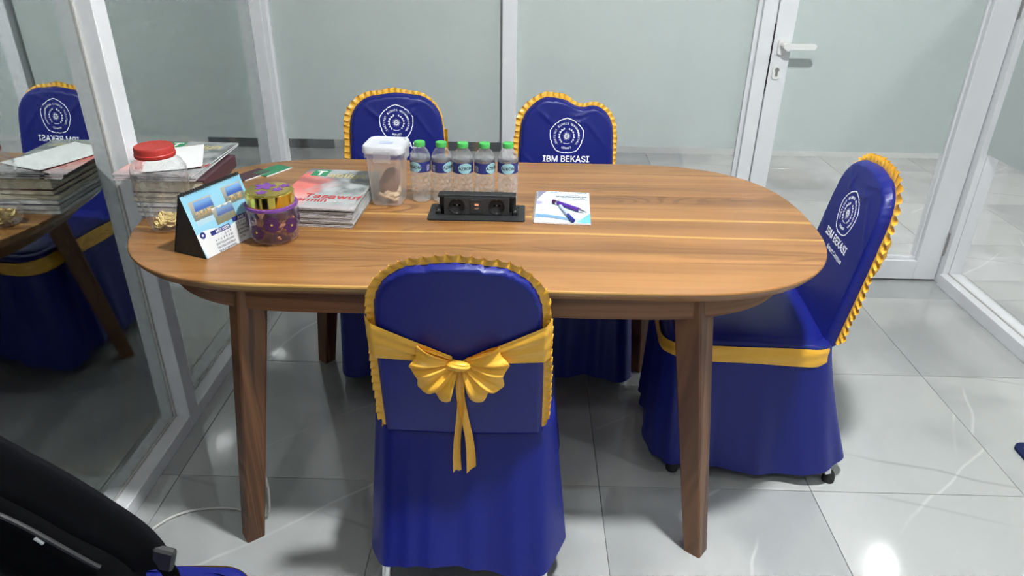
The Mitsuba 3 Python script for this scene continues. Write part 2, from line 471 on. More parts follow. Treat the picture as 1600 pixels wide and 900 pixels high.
for z in (0.135, 1.12):
    put("door_1", "hinge", tube([(1.860, YBF - 0.004, z), (1.860, YBF - 0.004, z + 0.10)], 0.006, 12), "steel", smooth=40)

# lamps
for i, (x, y, L, where) in enumerate(LAMPS):
    t = thing("ceiling_downlight", "round white ceiling downlight " + where, "lamp", "ceiling downlights")
    put(t, "trim_ring", mv(lathe([(0.088, 0.0), (0.088, 0.008), (0.112, 0.006), (0.112, 0.0)], 40), x, y, CEIL - 0.008), "white_plastic", smooth=30)
    k = put(t, "diffuser", mv(lathe([(0.0001, 0.0), (0.088, 0.0)], 40), x, y, CEIL - 0.004), None)
    m = lathe([(0.088, 0.0), (0.0001, 0.0)], 40)
    if m.face_normals[0][2] > 0:
        m.invert()
    scene[k] = {**mikit.ply(mv(m, x, y, CEIL - 0.004), "white_plastic"), "emitter": {"type": "area", "radiance": rgb(L * 0.97, L, L * 0.985)}}

# ------------------------------------------------------------------ table
TCX, TCY, TZ = -0.110, 1.743, 0.75


def oval(a, b, cap, n=2.6, k=40):
    """Long table outline: straight sides, superelliptic ends of length cap."""
    t = np.linspace(-np.pi / 2, np.pi / 2, k)
    x = (a - cap) + cap * np.abs(np.cos(t)) ** (2 / n)
    y = b * np.sign(np.sin(t)) * np.abs(np.sin(t)) ** (2 / n)
    pts = np.r_[np.c_[x, y], -np.c_[x, y]]
    return Polygon(pts)


tag("dining_table", "long teak table with rounded ends and four splayed legs in the middle of the room", "table")
O0 = oval(0.845, 0.438, 0.445)
lay = [(-0.020, 0.7235), (-0.014, 0.7255), (-0.005, 0.7360), (-0.0006, 0.7435), (0.0, 0.7462), (-0.0010, 0.7490), (-0.0030, 0.75)]
top = None
ring = np.array(shapely.geometry.polygon.orient(O0).exterior.coords)[:-1]
base_ring = np.array([LineString(np.r_[ring, ring[:1]]).interpolate(s, normalized=True).coords[0] for s in np.linspace(0, 1, 240, endpoint=False)])
nxt, prv = np.roll(base_ring, -1, 0), np.roll(base_ring, 1, 0)
tn = nxt - prv
nn = np.c_[tn[:, 1], -tn[:, 0]] / np.linalg.norm(tn, axis=1, keepdims=True)
vs = [np.c_[base_ring + nn * off, np.full(240, z)] for off, z in lay]
V = np.vstack(vs + [[[0, 0, lay[0][1]]], [[0, 0, lay[-1][1]]]])
F = []
for i in range(len(lay) - 1):
    for j in range(240):
        a, b = i * 240 + j, i * 240 + (j + 1) % 240
        F += [[a, b, b + 240], [a, b + 240, a + 240]]
for j in range(240):
    F += [[len(V) - 2, (j + 1) % 240, j], [len(V) - 1, (len(lay) - 1) * 240 + j, (len(lay) - 1) * 240 + (j + 1) % 240]]
slab = trimesh.Trimesh(V + [TCX, TCY, 0], F, process=False)
slab_m = mfold(slab)
nb = 9
for i in range(nb):
    y0, y1 = BOARD_Y0 + i * BOARD_W, BOARD_Y0 + (i + 1) * BOARD_W
    cut = mfold(bx(-1.2, 1.0, y0 + 0.00012 if i else y0 - 0.1, y1 - 0.00012 if i < nb - 1 else y1 + 0.1, 0.6, 0.8))
    bm = slab_m ^ cut
    if bm.is_empty():
        continue
    put("dining_table", "board", tm(bm), "teak_top", smooth=25)
    top = bm
Oa, Ob = oval(0.755, 0.404, 0.42), oval(0.733, 0.382, 0.40)
put("dining_table", "apron", mv(extr(Oa.difference(Ob), 0.055, 0.6685), TCX, TCY), "teak_rail", smooth=30, label="curved apron rail under the top")


def leg_mesh(tx, ty, bx_, by_, deg):
    pts = []
    for (x, y, z, s) in ((tx, ty, 0.7225, 0.064), (bx_, by_, 0.0, 0.042)):
        for k in range(4):
            for d in (-4, 4):
                a = math.radians(deg + 45 + 90 * k + d)
                pts.append((x + s * 0.707 * math.cos(a), y + s * 0.707 * math.sin(a), z))
    return trimesh.convex.convex_hull(np.array(pts))


for (tx, ty, bx_, by_, dg) in ((-0.600, 1.388, -0.682, 1.346, 38), (0.372, 1.388, 0.458, 1.335, 52), (-0.600, 2.09, -0.700, 2.175, 52), (0.372, 2.09, 0.425, 2.165, 38)):
    put("dining_table", "leg", leg_mesh(tx, ty, bx_, by_, dg), "teak_leg")

# ------------------------------------------------------------------ chairs in satin covers
SEAT_Z, TOP_Z = 0.455, 0.880


def yback(z):
    return -0.215 - 0.075 * (z - SEAT_Z) / (TOP_Z - SEAT_Z)


def back_outline():
    pts = [(-0.174, 0.43), (0.174, 0.43), (0.172, 0.60), (0.165, 0.76)]
    t = np.linspace(0, np.pi / 2, 10)
    c = [(0.163 - 0.105 + 0.105 * math.cos(a), 0.768 + 0.105 * math.sin(a)) for a in t]
    pts += c + [(0.0, TOP_Z)] + [(-x, z) for x, z in reversed(c)] + [(-0.165, 0.76), (-0.172, 0.60)]
    return Polygon(pts)


BACK = back_outline()
CREASES = [((-0.15, 0.70), (-0.04, 0.845), 0.0022), ((-0.045, 0.80), (-0.02, 0.83), 0.002), ((0.03, 0.775), (0.12, 0.85), 0.0026), ((0.075, 0.78), (0.055, 0.85), 0.0022),
           ((-0.10, 0.81), (0.06, 0.80), 0.0018), ((0.10, 0.64), (0.165, 0.70), 0.0018), ((-0.13, 0.86), (0.02, 0.825), 0.0022), ((-0.10, 0.84), (-0.02, 0.80), 0.0018)]


def crease(x, z):
    o = np.zeros_like(x)
    for (a, b, am) in CREASES:
        a, b = np.array(a), np.array(b)
        d = b - a
        L = np.linalg.norm(d)
        d /= L
        t = (x - a[0]) * d[0] + (z - a[1]) * d[1]
        s = -(x - a[0]) * d[1] + (z - a[1]) * d[0]
        o += am * np.exp(-(s / 0.0055) ** 2) * np.clip(t / L * 3, 0, 1) * np.clip((1 - t / L) * 3, 0, 1)
    return o


def sag(x, z, s):
    return s * np.exp(-((x - 0.03) / 0.06) ** 2) * np.clip((z - 0.74) / 0.14, 0, 1) ** 2


def thick(x, z):
    d = shapely.distance(shapely.points(x, z), BACK.exterior)
    return 0.019 * np.sqrt(np.clip(1 - (1 - np.clip(d / 0.014, 0, 1)) ** 2, 0, 1))


def front_y(x, z):
    return yback(z) + thick(x, z) + crease(x, z)


def warp(m, s):
    """Lets the cover's top sag at one side."""
    if not s:
        return m
    m = m.copy()
    v = m.vertices
    k = np.clip((v[:, 2] - 0.72) / 0.15, 0, 1.15) ** 1.5
    v = v.copy()
    v[:, 2] += k * (-s * np.exp(-((v[:, 0] + 0.035) / 0.05) ** 2) - 0.55 * s * np.clip(-v[:, 0] / 0.06, 0, 1) + 0.35 * s * np.exp(-((v[:, 0] - 0.075) / 0.035) ** 2))
    m.vertices = v
    return m


def back_mesh():

    # two sheets from one planar triangulation
    xs, zs = np.linspace(-0.19, 0.19, 58), np.linspace(0.42, 0.89, 72)
    gx, gz = np.meshgrid(xs, zs)
    inside = shapely.contains_xy(BACK.buffer(-0.004), gx.ravel(), gz.ravel())
    P = np.c_[gx.ravel(), gz.ravel()][inside]
    L = BACK.exterior
    E = np.array([L.interpolate(s, normalized=True).coords[0] for s in np.linspace(0, 1, 260, endpoint=False)])
    P = np.vstack([E, P])
    from scipy.spatial import Delaunay
    tri = Delaunay(P).simplices
    c = P[tri].mean(1)
    tri = tri[shapely.contains_xy(BACK, c[:, 0], c[:, 1])]
    ar = np.cross(P[tri[:, 1]] - P[tri[:, 0]], P[tri[:, 2]] - P[tri[:, 0]])
    tri[ar < 0] = tri[ar < 0][:, ::-1]
    x, z = P[:, 0], P[:, 1]
    th = thick(x, z)
    bulge = 0.006 * np.clip(1 - (x / 0.17) ** 2, 0, 1)
    vf = np.c_[x, yback(z) + th + crease(x, z), z]
    vb = np.c_[x, yback(z) - th - bulge * (th > 0.004), z]
    v = np.vstack([vf, vb])
    f = np.vstack([tri[:, ::-1], tri + len(P)])
    m = trimesh.Trimesh(v, f, process=False)
    m.merge_vertices()
    return m


def seat_mesh():
    n = 96
    out = rrect(0.398, 0.432, 0.07, 10)
    E = np.array([out.exterior.interpolate(s, normalized=True).coords[0] for s in np.linspace(0, 1, n, endpoint=False)])
    rows = []
    for s, z in ((1.0, 0.385), (1.0, 0.425), (0.975, 0.440), (0.93, 0.450), (0.85, 0.459), (0.6, 0.464), (0.3, 0.467), (0.001, 0.468)):
        q = E * s
        zz = z + 0.004 * meshkit.noise(np.c_[q * 14, np.zeros(n)], 3) * (s < 0.97)
        rows.append(np.c_[q, zz])
    return gridw(np.array(rows))


def skirt_mesh(seed, hem0=0.052):
    r = np.random.default_rng(seed)
    n, m = 300, 22
    out = rrect(0.406, 0.442, 0.055, 12)
    E = np.array([out.exterior.interpolate(s, normalized=True).coords[0] for s in np.linspace(0, 1, n, endpoint=False)])
    d = np.roll(E, -1, 0) - np.roll(E, 1, 0)
    N = np.c_[d[:, 1], -d[:, 0]] / np.linalg.norm(d, axis=1, keepdims=True)
    if (N * E).sum() < 0:
        N = -N
    s = np.arange(n) / n
    fold = sum(r.uniform(0.5, 1) / (1 + k * 0.09) * np.sin(2 * np.pi * k * s + r.uniform(0, 7)) for k in (5, 8, 11, 14, 19, 23))
    fold2 = sum(r.uniform(0.5, 1) * np.sin(2 * np.pi * k * s + r.uniform(0, 7)) for k in (17, 26, 34))
    hem = hem0 + 0.012 * np.sin(2 * np.pi * 2 * s + r.uniform(0, 7)) + 0.009 * np.sin(2 * np.pi * 5 * s + r.uniform(0, 7))
    rows = [np.c_[E * k, np.full(n, z)] for k, z in ((0.90, 0.4545), (0.955, 0.4525), (0.985, 0.4475), (0.998, 0.4400))]
    for t in np.linspace(0, 1, m):
        z = 0.432 * (1 - t) + hem * t
        off = (0.0002 + 0.0110 * t ** 1.15) * fold * 0.80 + 0.0022 * t * fold2 * 0.6 + 0.012 * t
        q = E + N * off[:, None]
        q[:, 1] += np.where(E[:, 1] < 0, 1, 0) * (E[:, 1] / 0.218) * 0.085 * t ** 1.2
        q[:, 0] += E[:, 0] / 0.196 * 0.011 * t
        rows.append(np.c_[q, z])
    return gridw(np.array(rows)[::-1])


def ruffle_mesh(seed, wl, wr):
    """Pleated strip round the edge of the back; wl, wr: how far it stands out on the two sides."""
    r = np.random.default_rng(seed)
    pts = np.array([p for p in list(BACK.exterior.coords)[:-1]])
    pts = pts[1:]                                            # from bottom right over the top ...
    pts = np.vstack([pts, np.array(BACK.exterior.coords)[0]])
    line = LineString(pts)
    n = 620
    C = np.array([line.interpolate(s, normalized=True).coords[0] for s in np.linspace(0.02, 0.985, n)])
    d = np.gradient(C, axis=0)
    N = np.c_[d[:, 1], -d[:, 0]] / np.linalg.norm(d, axis=1, keepdims=True)
    s = np.linspace(0, line.length, n)
    ph = np.cumsum(1 + 0.35 * (meshkit.noise(np.c_[s * 30, s * 0, s * 0 + seed], 1) - 0.5)) * (s[1] - s[0]) * 2 * np.pi / 0.0215
    w = wl + (wr - wl) * np.clip(C[:, 0] / 0.34 + 0.5, 0, 1)
    w = w * (0.8 + 0.4 * meshkit.noise(np.c_[s * 22, s * 0, s * 0], seed)) * np.clip(np.minimum(s, s[-1] - s) / 0.03, 0.25, 1)
    rows = []
    for t in np.linspace(-0.5, 1, 9):
        tp = max(t, 0)
        out = w * tp * (1 + 0.08 * np.sin(ph + 0.9)) + 0.007 * min(t, 0) / 0.5
        saw = np.sin(ph) + 0.35 * np.sin(2 * ph + 0.6)
        yy = yback(C[:, 1]) - 0.008 + 0.0042 * tp * saw
        q = C + N * out[:, None]
        q = q + np.c_[d[:, 0], d[:, 1]] / np.linalg.norm(d, axis=1, keepdims=True) * (0.0055 * max(t, 0) * np.cos(ph))[:, None] if t > 0 else q
        rows.append(np.c_[q[:, 0], yy, q[:, 1]])
    return grid(np.array(rows))


def seat_sash_mesh():
    """Band round the front and sides of the seat."""
    out = rrect(0.409, 0.446, 0.07, 12)
    L = out.exterior
    E = np.array([L.interpolate(s, normalized=True).coords[0] for s in np.linspace(0, 1, 400, endpoint=False)])
    k = np.argmin(np.hypot(E[:, 0] + 0.19, E[:, 1] + 0.20))
    E = np.roll(E, -k, 0)
    if E[40][1] < E[0][1]:
        E = np.roll(E[::-1], 1, 0)
    stop = np.argmax((E[:, 0] > 0.1) & (E[:, 1] < -0.198))
    E = E[:stop]
    d = np.gradient(E, axis=0)
    N = np.c_[d[:, 1], -d[:, 0]] / np.linalg.norm(d, axis=1, keepdims=True)
    if (N * E).sum() < 0:
        N = -N
    s = np.linspace(0, 1, len(E))
    rows = []
    for t in np.linspace(0, 1, 8):
        z = 0.393 + 0.047 * t + 0.006 * np.sin(2 * np.pi * s * 1.3 + 1) * t
        off = 0.0045 + 0.003 * np.sin(np.pi * t) + 0.0015 * np.sin(9 * t + 30 * s)
        q = E + N * off[:, None]
        rows.append(np.c_[q, z])
    return grid(np.array(rows))


def back_sash_mesh():
    parts = []
    for sx in (-1, 1):
        a = np.linspace(0, 1, 40)
        rows = []
        for t in np.linspace(0, 1, 16):
            x = sx * (0.181 - 0.167 * a)
            zu, zl = 0.752 - 0.088 * a ** 0.9, 0.655 - 0.018 * np.sin(np.pi * a) * 0 - 0.008 * a
            z = zl + (zu - zl) * t
            y = yback(z) - 0.0275 - 0.0035 * np.sin(np.pi * t) - 0.0028 * np.sin(t * 17 + a * 2.2 + sx) * (0.4 + a) - 0.003 * a
            y = y + np.where(np.abs(x) > 0.168, (np.abs(x) - 0.168) / 0.013 * 0.02, 0)
            rows.append(np.c_[x, y, z])
        parts.append(grid(np.array(rows)))
    return cat(*parts)


def bow_meshes():
    zk = 0.652
    y0 = yback(zk) - 0.034

    def fan(a0, a1, R, seed):
        r = np.random.default_rng(seed)
        ang = np.linspace(math.radians(a0), math.radians(a1), 90)
        u = np.linspace(0, 1, 90)
        sheets = []
        for side in (0, 1):
            rows = []
            for t in np.linspace(0.10, 1, 16):
                rad = R * t * (1 + 0.06 * np.sin(u * 21 + seed) * t - 0.30 * (u - 0.5) ** 2)
                pleat = np.sin(u * 27 + seed) + 0.5 * np.sin(u * 44 + 1.3 * seed)
                lift = 0.006 + 0.022 * np.sin(min(t, 1) * np.pi * 0.62) + 0.0066 * pleat * t
                low = 0.004 + 0.006 * t + 0.002 * pleat * t
                k = t ** 6
                y = -(lift * (1 - k) + k * (lift + low) / 2) if side == 0 else -(low * (1 - k) + k * (lift + low) / 2)
                rows.append(np.c_[rad * np.cos(ang), y0 + 0.008 + y, zk + rad * np.sin(ang) * 0.98])
            sheets.append(grid(np.array(rows)))
        return cat(*sheets)
    loops = [fan(148, 258, 0.094, 1), fan(32, -76, 0.096, 2)]
    kn = trimesh.creation.icosphere(3, 1.0)
    kn.apply_scale([0.024, 0.012, 0.0105])
    kv = kn.vertices
    kn.vertices = kv + np.c_[0 * kv[:, 0], -0.0012 * np.sin(kv[:, 2] * 900 + kv[:, 0] * 120), 0 * kv[:, 0]]
    kn.apply_translation([0, y0 - 0.012, zk])
    tails = []
    for (x1, z1, wd, tw, sd) in ((-0.012, 0.338, 0.018, 0.9, 0), (0.016, 0.350, 0.020, -1.0, 3)):
        t = np.linspace(0, 1, 50)
        cx = x1 * t ** 1.1 + 0.004 * np.sin(t * 6 + sd)
        cz = zk - 0.006 + (z1 - zk + 0.006) * t
        cy = np.minimum(yback(cz) - 0.030 - 0.006 * (1 - t), -0.245) - 0.002 * np.sin(t * 5 + sd)
        rows = []
        for b in np.linspace(-1, 1, 7):
            w = wd * (0.35 + 0.65 * np.minimum(1, t * 2.2)) * (1 - 0.35 * t)
            aa = tw * np.sin(t * 3.0)
            rows.append(np.c_[cx + b * w * np.cos(aa) * 0.8, cy - b * w * 0.5 * np.sin(aa) - 0.004 * b * b, cz + 0.010 * b * (t ** 8)])
        tails.append(grid(np.array(rows)))
    return loops, kn, tails


def emblem_mesh():
    """Printed emblem with its lettering in the xz plane of the backrest, centred on the origin, reading along +x when seen from the front of the chair."""
    polys = []
    a = np.linspace(0, 2 * np.pi, 361)[:-1]
    vt = []
    for i in range(5):
        for da, r_ in ((-36, 0.0568), (-31, 0.0594), (-15, 0.0600), (0, 0.0628), (15, 0.0600), (31, 0.0594)):
            b = math.radians(90 + 72 * i + da)
            vt.append((r_ * math.cos(b), r_ * math.sin(b)))
    outer = Polygon(vt)
    polys.append(outer.difference(outer.buffer(-0.0030)))
    for (r0, r1, a0, a1) in ((0.0235, 0.0275, 105, 232), (0.0238, 0.0268, 75, -50)):
        t = np.radians(np.linspace(a0, a1, 40))
        w = 1 + 0.12 * np.sin(np.linspace(0, 40, 40))
        polys.append(Polygon(np.r_[np.c_[r0 * np.cos(t), r0 * np.sin(t)], np.c_[r1 * w * np.cos(t), r1 * w * np.sin(t)][::-1]]).buffer(0))
    t = np.radians(np.linspace(245, 295, 16))
    polys.append(LineString(np.c_[0.027 * np.cos(t), 0.027 * np.sin(t) + 0.001]).buffer(0.0008))
    for i in range(12):
        b = math.pi / 6 * i
        L = 0.0165 if i % 3 == 0 else 0.0150
        polys.append(Polygon([(0.0062 * math.cos(b - 0.25), 0.0062 * math.sin(b - 0.25)), (L * math.cos(b), L * math.sin(b)), (0.0062 * math.cos(b + 0.25), 0.0062 * math.sin(b + 0.25))]))
    polys.append(Point(0, 0).buffer(0.0074).difference(Point(0, 0).buffer(0.0052)))
    polys.append(affinity.scale(Point(0, 0).buffer(0.0036), 1.1, 0.6))
    ms = [extr(p, 0.0004) for p in polys]

    def arc(s, r, mid, span, h, up):
        n = len(s)
        for i, ch in enumerate(s):
            if ch == " ":
                continue
            b = math.radians(mid + (0.5 - (i + 0.5) / n) * span * (1 if up else -1))
            m = text(ch, h, 0.0004, True)
            m = rot(m, [0, 0, 1], math.degrees(b) - 90 if up else math.degrees(b) + 90)
            rr = r if up else r + h
            ms.append(mv(m, rr * math.cos(b), rr * math.sin(b), 0))
    arc("INSTITUT BISNIS MUHAMMADIYAH", 0.0395, 90, 258, 0.0066, True)
    arc("BEKASI", 0.0380, 270, 50, 0.0062, False)
    for b in (222, 318):
        ms.append(mv(extr(Point(0, 0).buffer(0.0012), 0.0004), 0.041 * math.cos(math.radians(b)), 0.041 * math.sin(math.radians(b)), 0))
    return cat(*ms)


_EM = emblem_mesh()


def print_on_back(dz=0.0, dx=0.0):
    e = mv(_EM, 0, 0.752 + dz, 0)
    t1 = mv(text("IBM BEKASI", 0.0205, 0.0004, True), 0, 0.664 + dz, 0)
    t2 = mv(text("Smart Campus", 0.0125, 0.0004), 0.022, 0.637 + dz, 0)
    outs = []
    for m in (e, t1, t2):
        v = m.vertices
        # the front of the chair looks along +y: seen from there, +x of the print runs towards -x of the chair
        x, z, d = dx - v[:, 0], v[:, 1], v[:, 2]
        y = np.maximum(front_y(x, z), yback(z) + 0.0185) + 0.0006 + d
        outs.append(trimesh.Trimesh(np.c_[x, y, z], m.faces, process=False))
    return outs


_loops, _knot, _tails = bow_meshes()
_bk = back_mesh()
CH = {
    "back": mikit.ply(_bk, "blue_satin", smooth=60), "back_sag": mikit.ply(warp(_bk, 0.020), "blue_satin", smooth=60),
    "seat": mikit.ply(seat_mesh(), "blue_satin", smooth=True),
    "seat_sash": mikit.ply(seat_sash_mesh(), "gold_satin", smooth=True),
    "back_sash": mikit.ply(back_sash_mesh(), "gold_satin", smooth=True),
    "loop0": mikit.ply(_loops[0], "gold_satin", smooth=True), "loop1": mikit.ply(_loops[1], "gold_satin", smooth=True),
    "knot": mikit.ply(_knot, "gold_satin", smooth=True),
    "tail0": mikit.ply(_tails[0], "gold_satin", smooth=True), "tail1": mikit.ply(_tails[1], "gold_satin", smooth=True),
    "legs": [mikit.ply(tube([(sx * 0.165, sy * 0.16 - 0.0, 0.40), (sx * 0.186, (0.155 if sy > 0 else -0.290), 0.012)], 0.0115, 12), "chrome", smooth=40) for sx in (-1, 1) for sy in (-1, 1)],
    "tips": [mikit.ply(mv(lathe([(0.0001, 0), (0.017, 0), (0.0175, 0.004), (0.0165, 0.022), (0.0120, 0.030), (0.0001, 0.030)], 20), sx * 0.186, (0.155 if sy > 0 else -0.290), 0.0), "rubber", smooth=40) for sx in (-1, 1) for sy in (-1, 1)],
}


def chair(label, x, y, deg, seed, wl=0.016, wr=0.016, dz=0.0, band=True, dx=0.0, sag_=0.0, hem=0.055):
    t = thing("banquet_chair", label, "chair", "banquet chairs in blue covers")
    M = W(x, y, 0, deg)
    b = put(t, "backrest", CH["back_sag" if sag_ else "back"], None, to_world=M)
    for nm, m_, lb in zip(("emblem", "lettering", "lettering"), print_on_back(dz, dx), ("white printed round emblem", "white printed lettering", None)):
        put(b, nm, m_, "white_print", to_world=M, label=lb)
    put(t, "ruffle_trim", warp(ruffle_mesh(seed, wl, wr), sag_), "gold_satin", smooth=True, to_world=M, label="gold ruffled trim")
    put(t, "seat", CH["seat"], None, to_world=M)
    put(t, "skirt", skirt_mesh(seed, hem), "blue_satin", smooth=True, to_world=M)
    if band:
        put(t, "seat_sash", CH["seat_sash"], None, to_world=M, label="gold sash round the seat")
    put(t, "back_sash", CH["back_sash"], None, to_world=M, label="wide gold sash across the back")
    w = put(t, "bow", CH["knot"], None, to_world=M, label="gold satin bow")
    for k in ("loop0", "loop1"):
        put(w, "loop", CH[k], None, to_world=M)
    for k in ("tail0", "tail1"):
        put(w, "tail", CH[k], None, to_world=M)
    for i in range(4):
        lg = put(t, "leg", CH["legs"][i], None, to_world=M, label="chrome leg" if i == 0 else None)
        put(lg, "tip", CH["tips"][i], None, to_world=M)
    return t


chair("blue satin chair at the front of the table, seen from behind with a gold bow", -0.120, 1.465, 0, 11, 0.012, 0.014, band=False, hem=0.112)
chair("blue covered chair behind the table, on the left behind the plastic food tub", -0.417, 2.262, 189, 12, 0.004, 0.021, 0.030)
chair("blue covered chair behind the table on the right, emblem and lettering in full view", 0.148, 2.240, 180.5, 13, 0.012, 0.019, sag_=0.020)
chair("blue covered chair at the right end of the table, turned sideways", 0.618, 1.812, 86, 14, 0.026, 0.018, -0.010, dx=0.014)
chair("blue covered chair under the black backpack, only its seat edge visible", -0.635, 0.632, 0, 15)

# ------------------------------------------------------------------ things on the table
TB = TZ + 0.0003


def proc_plast(key, fn, alpha=0.2):
    return plast(key, mikit.proc(fn), alpha)


# tall jar with a red lid
t = thing("snack_jar", "tall clear plastic jar with a red screw lid, beside the desk calendar", "jar")
J = (-0.858, 1.602)
prof = [(0.0001, 0.004), (0.038, 0.002), (0.043, 0.004), (0.046, 0.012), (0.054, 0.060), (0.060, 0.105), (0.0625, 0.132), (0.0615, 0.150), (0.054, 0.165), (0.044, 0.174), (0.040, 0.180)]
put(t, "body", mv(lathe(prof, 64), J[0], J[1], TB), "thin_plastic", smooth=True)
lidp = [(0.040, 0.0), (0.0435, 0.0), (0.0450, 0.003), (0.0450, 0.008), (0.0435, 0.010), (0.0435, 0.021), (0.0415, 0.0245), (0.038, 0.0245), (0.036, 0.0235), (0.0001, 0.0235)]
put(t, "lid", mv(lathe(lidp, 72), J[0], J[1], TB + 0.178), "red_plastic", smooth=30, label="red screw lid")


def flakes(n, R, z0, h, size, seed, cone=0.6, thick_=0.10):
    r = np.random.default_rng(seed)
    out = []
    for i in range(n):
        m = trimesh.creation.icosphere(1, 1.0)
        s = size * r.uniform(0.7, 1.3)
        m.apply_scale([s, s * r.uniform(0.6, 1), s * thick_ * r.uniform(0.8, 1.5)])
        v = m.vertices
        m.vertices = v + np.c_[0 * v[:, 0], 0 * v[:, 0], (v[:, 0] ** 2 - v[:, 1] ** 2) / s * 0.35]
        m.apply_transform(trimesh.transformations.euler_matrix(*(r.uniform(-0.6, 0.6, 2)), r.uniform(0, 6.3)))
        rr = (R - s * 1.05) * math.sqrt(r.uniform(0, 1))
        a = r.uniform(0, 6.28)
        m.apply_translation([rr * math.cos(a), rr * math.sin(a), z0 + s * 0.5 + h * r.uniform(0, 1) * (1 - cone * rr / R)])
        out.append(m)
    return cat(*out)


k = put(None, "chips", mv(flakes(60, 0.042, 0.006, 0.020, 0.012, 5), J[0], J[1], TB), "chip_yellow", smooth=50)
tag(k, "pale yellow chips at the bottom of the red-lidded jar", "snack", kind="stuff")

# the stack of books behind the jar
BX, BY = -0.884, 1.770       # centre of the stack


def book(cx, cy, z, w, d, h, deg, pages, cover, label, cat_="book", group=None, hard=0.0022, over=0.002, spine="x+"):
    """A closed book lying flat: page block plus a C-shaped cover. spine: the side on which the cover closes."""
    t = thing("magazine" if cat_ == "magazine" else "book", label, cat_, group)
    M = W(cx, cy, z, deg)
    sg = 1 if spine == "x+" else -1
    put(t, "pages", bx(-w / 2 + over, w / 2 - over, -d / 2 + over, d / 2 - over, hard, h - hard), pages, to_world=M)
    xs = sorted((sg * (w / 2 - over), sg * w / 2))
    put(t, "cover", cat(bx(-w / 2, w / 2, -d / 2, d / 2, 0, hard * 0.98), bx(-w / 2, w / 2, -d / 2, d / 2, h - hard * 0.98, h), bx(xs[0], xs[1], -d / 2, d / 2, hard, h - hard)), cover, to_world=M)
    return t


z = TB
thin = [(0.012, "paper", "grey_cover", "white-edged paperback, lowest of the stack behind the jar", 0.5), (0.0135, "grey_pages", "navy_cover", "paperback with grey pages, second from the bottom of the stack behind the jar", -1.2),
        (0.012, "paper", "maroon_cover", "white-edged paperback, third from the bottom of the stack behind the jar", 1.0), (0.014, "cream_pages", "grey_cover", "cream-edged paperback, fourth from the bottom of the stack behind the jar", -0.8),
        (0.012, "cream_pages", "black_cover", "cream-edged paperback right under the thick book behind the jar", 1.2)]
for hgt, pg, cv, lb, dg in thin:
    book(BX + rng.uniform(-0.003, 0.003), BY + rng.uniform(-0.003, 0.003), z, 0.164, 0.212, hgt, dg, pg, cv, lb, group="thin paperbacks stacked behind the jar", hard=0.0007, over=0.001)
    z += hgt + 0.0002
book(-0.877, 1.772, z, 0.180, 0.218, 0.033, 1.0, "cream_pages", "maroon_cover", "thick cream-edged book with maroon spine in the stack behind the jar", hard=0.0025, over=0.003)
z += 0.0332


def mag_cover(p, n, uv):
    u, v = uv.x, uv.y
    g = fbm(u * 5 + 1, v * 7, 2.0, 4)
    c = mix((0.16, 0.175, 0.18), (0.42, 0.44, 0.45), smoothstep(0.25, 0.75, g))
    red = smoothstep(0.55, 0.20, u + 0.5 * (g - 0.5) + 0.25 * smoothstep(0.6, 1.0, v))
    red = red * smoothstep(0.97, 0.80, v)
    c = mix(c, (0.80, 0.20, 0.17), red)
    c = mix(c, (0.84, 0.55, 0.52), red * smoothstep(0.45, 0.15, v) * 0.8)
    c = mix(c, (0.28, 0.09, 0.10), red * (1 - smoothstep(0.02, 0.09, dr.abs(v - 0.70 + 0.2 * u))) * 0.7)
    c = mix(c, (0.50, 0.42, 0.44), smoothstep(0.16, 0.05, v + 0.1 * (g - 0.5)) * 0.8)
    return mix(c, (0.62, 0.60, 0.62), smoothstep(0.35, 0.5, u) * smoothstep(0.7, 0.5, u) * smoothstep(0.75, 0.55, v) * smoothstep(0.35, 0.5, v) * 0.7)


proc_plast("mag_print", mag_cover, 0.12)


def sheet_uv(w, d, z, curl=0.0):
    nx, ny = 20, 20
    gx, gy = np.meshgrid(np.linspace(-w / 2, w / 2, nx), np.linspace(-d / 2, d / 2, ny), indexing="ij")
    P = np.stack([gx, gy, np.full_like(gx, z) + curl * ((gx / w) ** 2 + 0 * gy)], -1)
    m = grid(P)
    if m.face_normals[0][2] < 0:
        m.invert()
    uv = np.c_[(gx.ravel() + w / 2) / w, (gy.ravel() + d / 2) / d]
    return m, uv


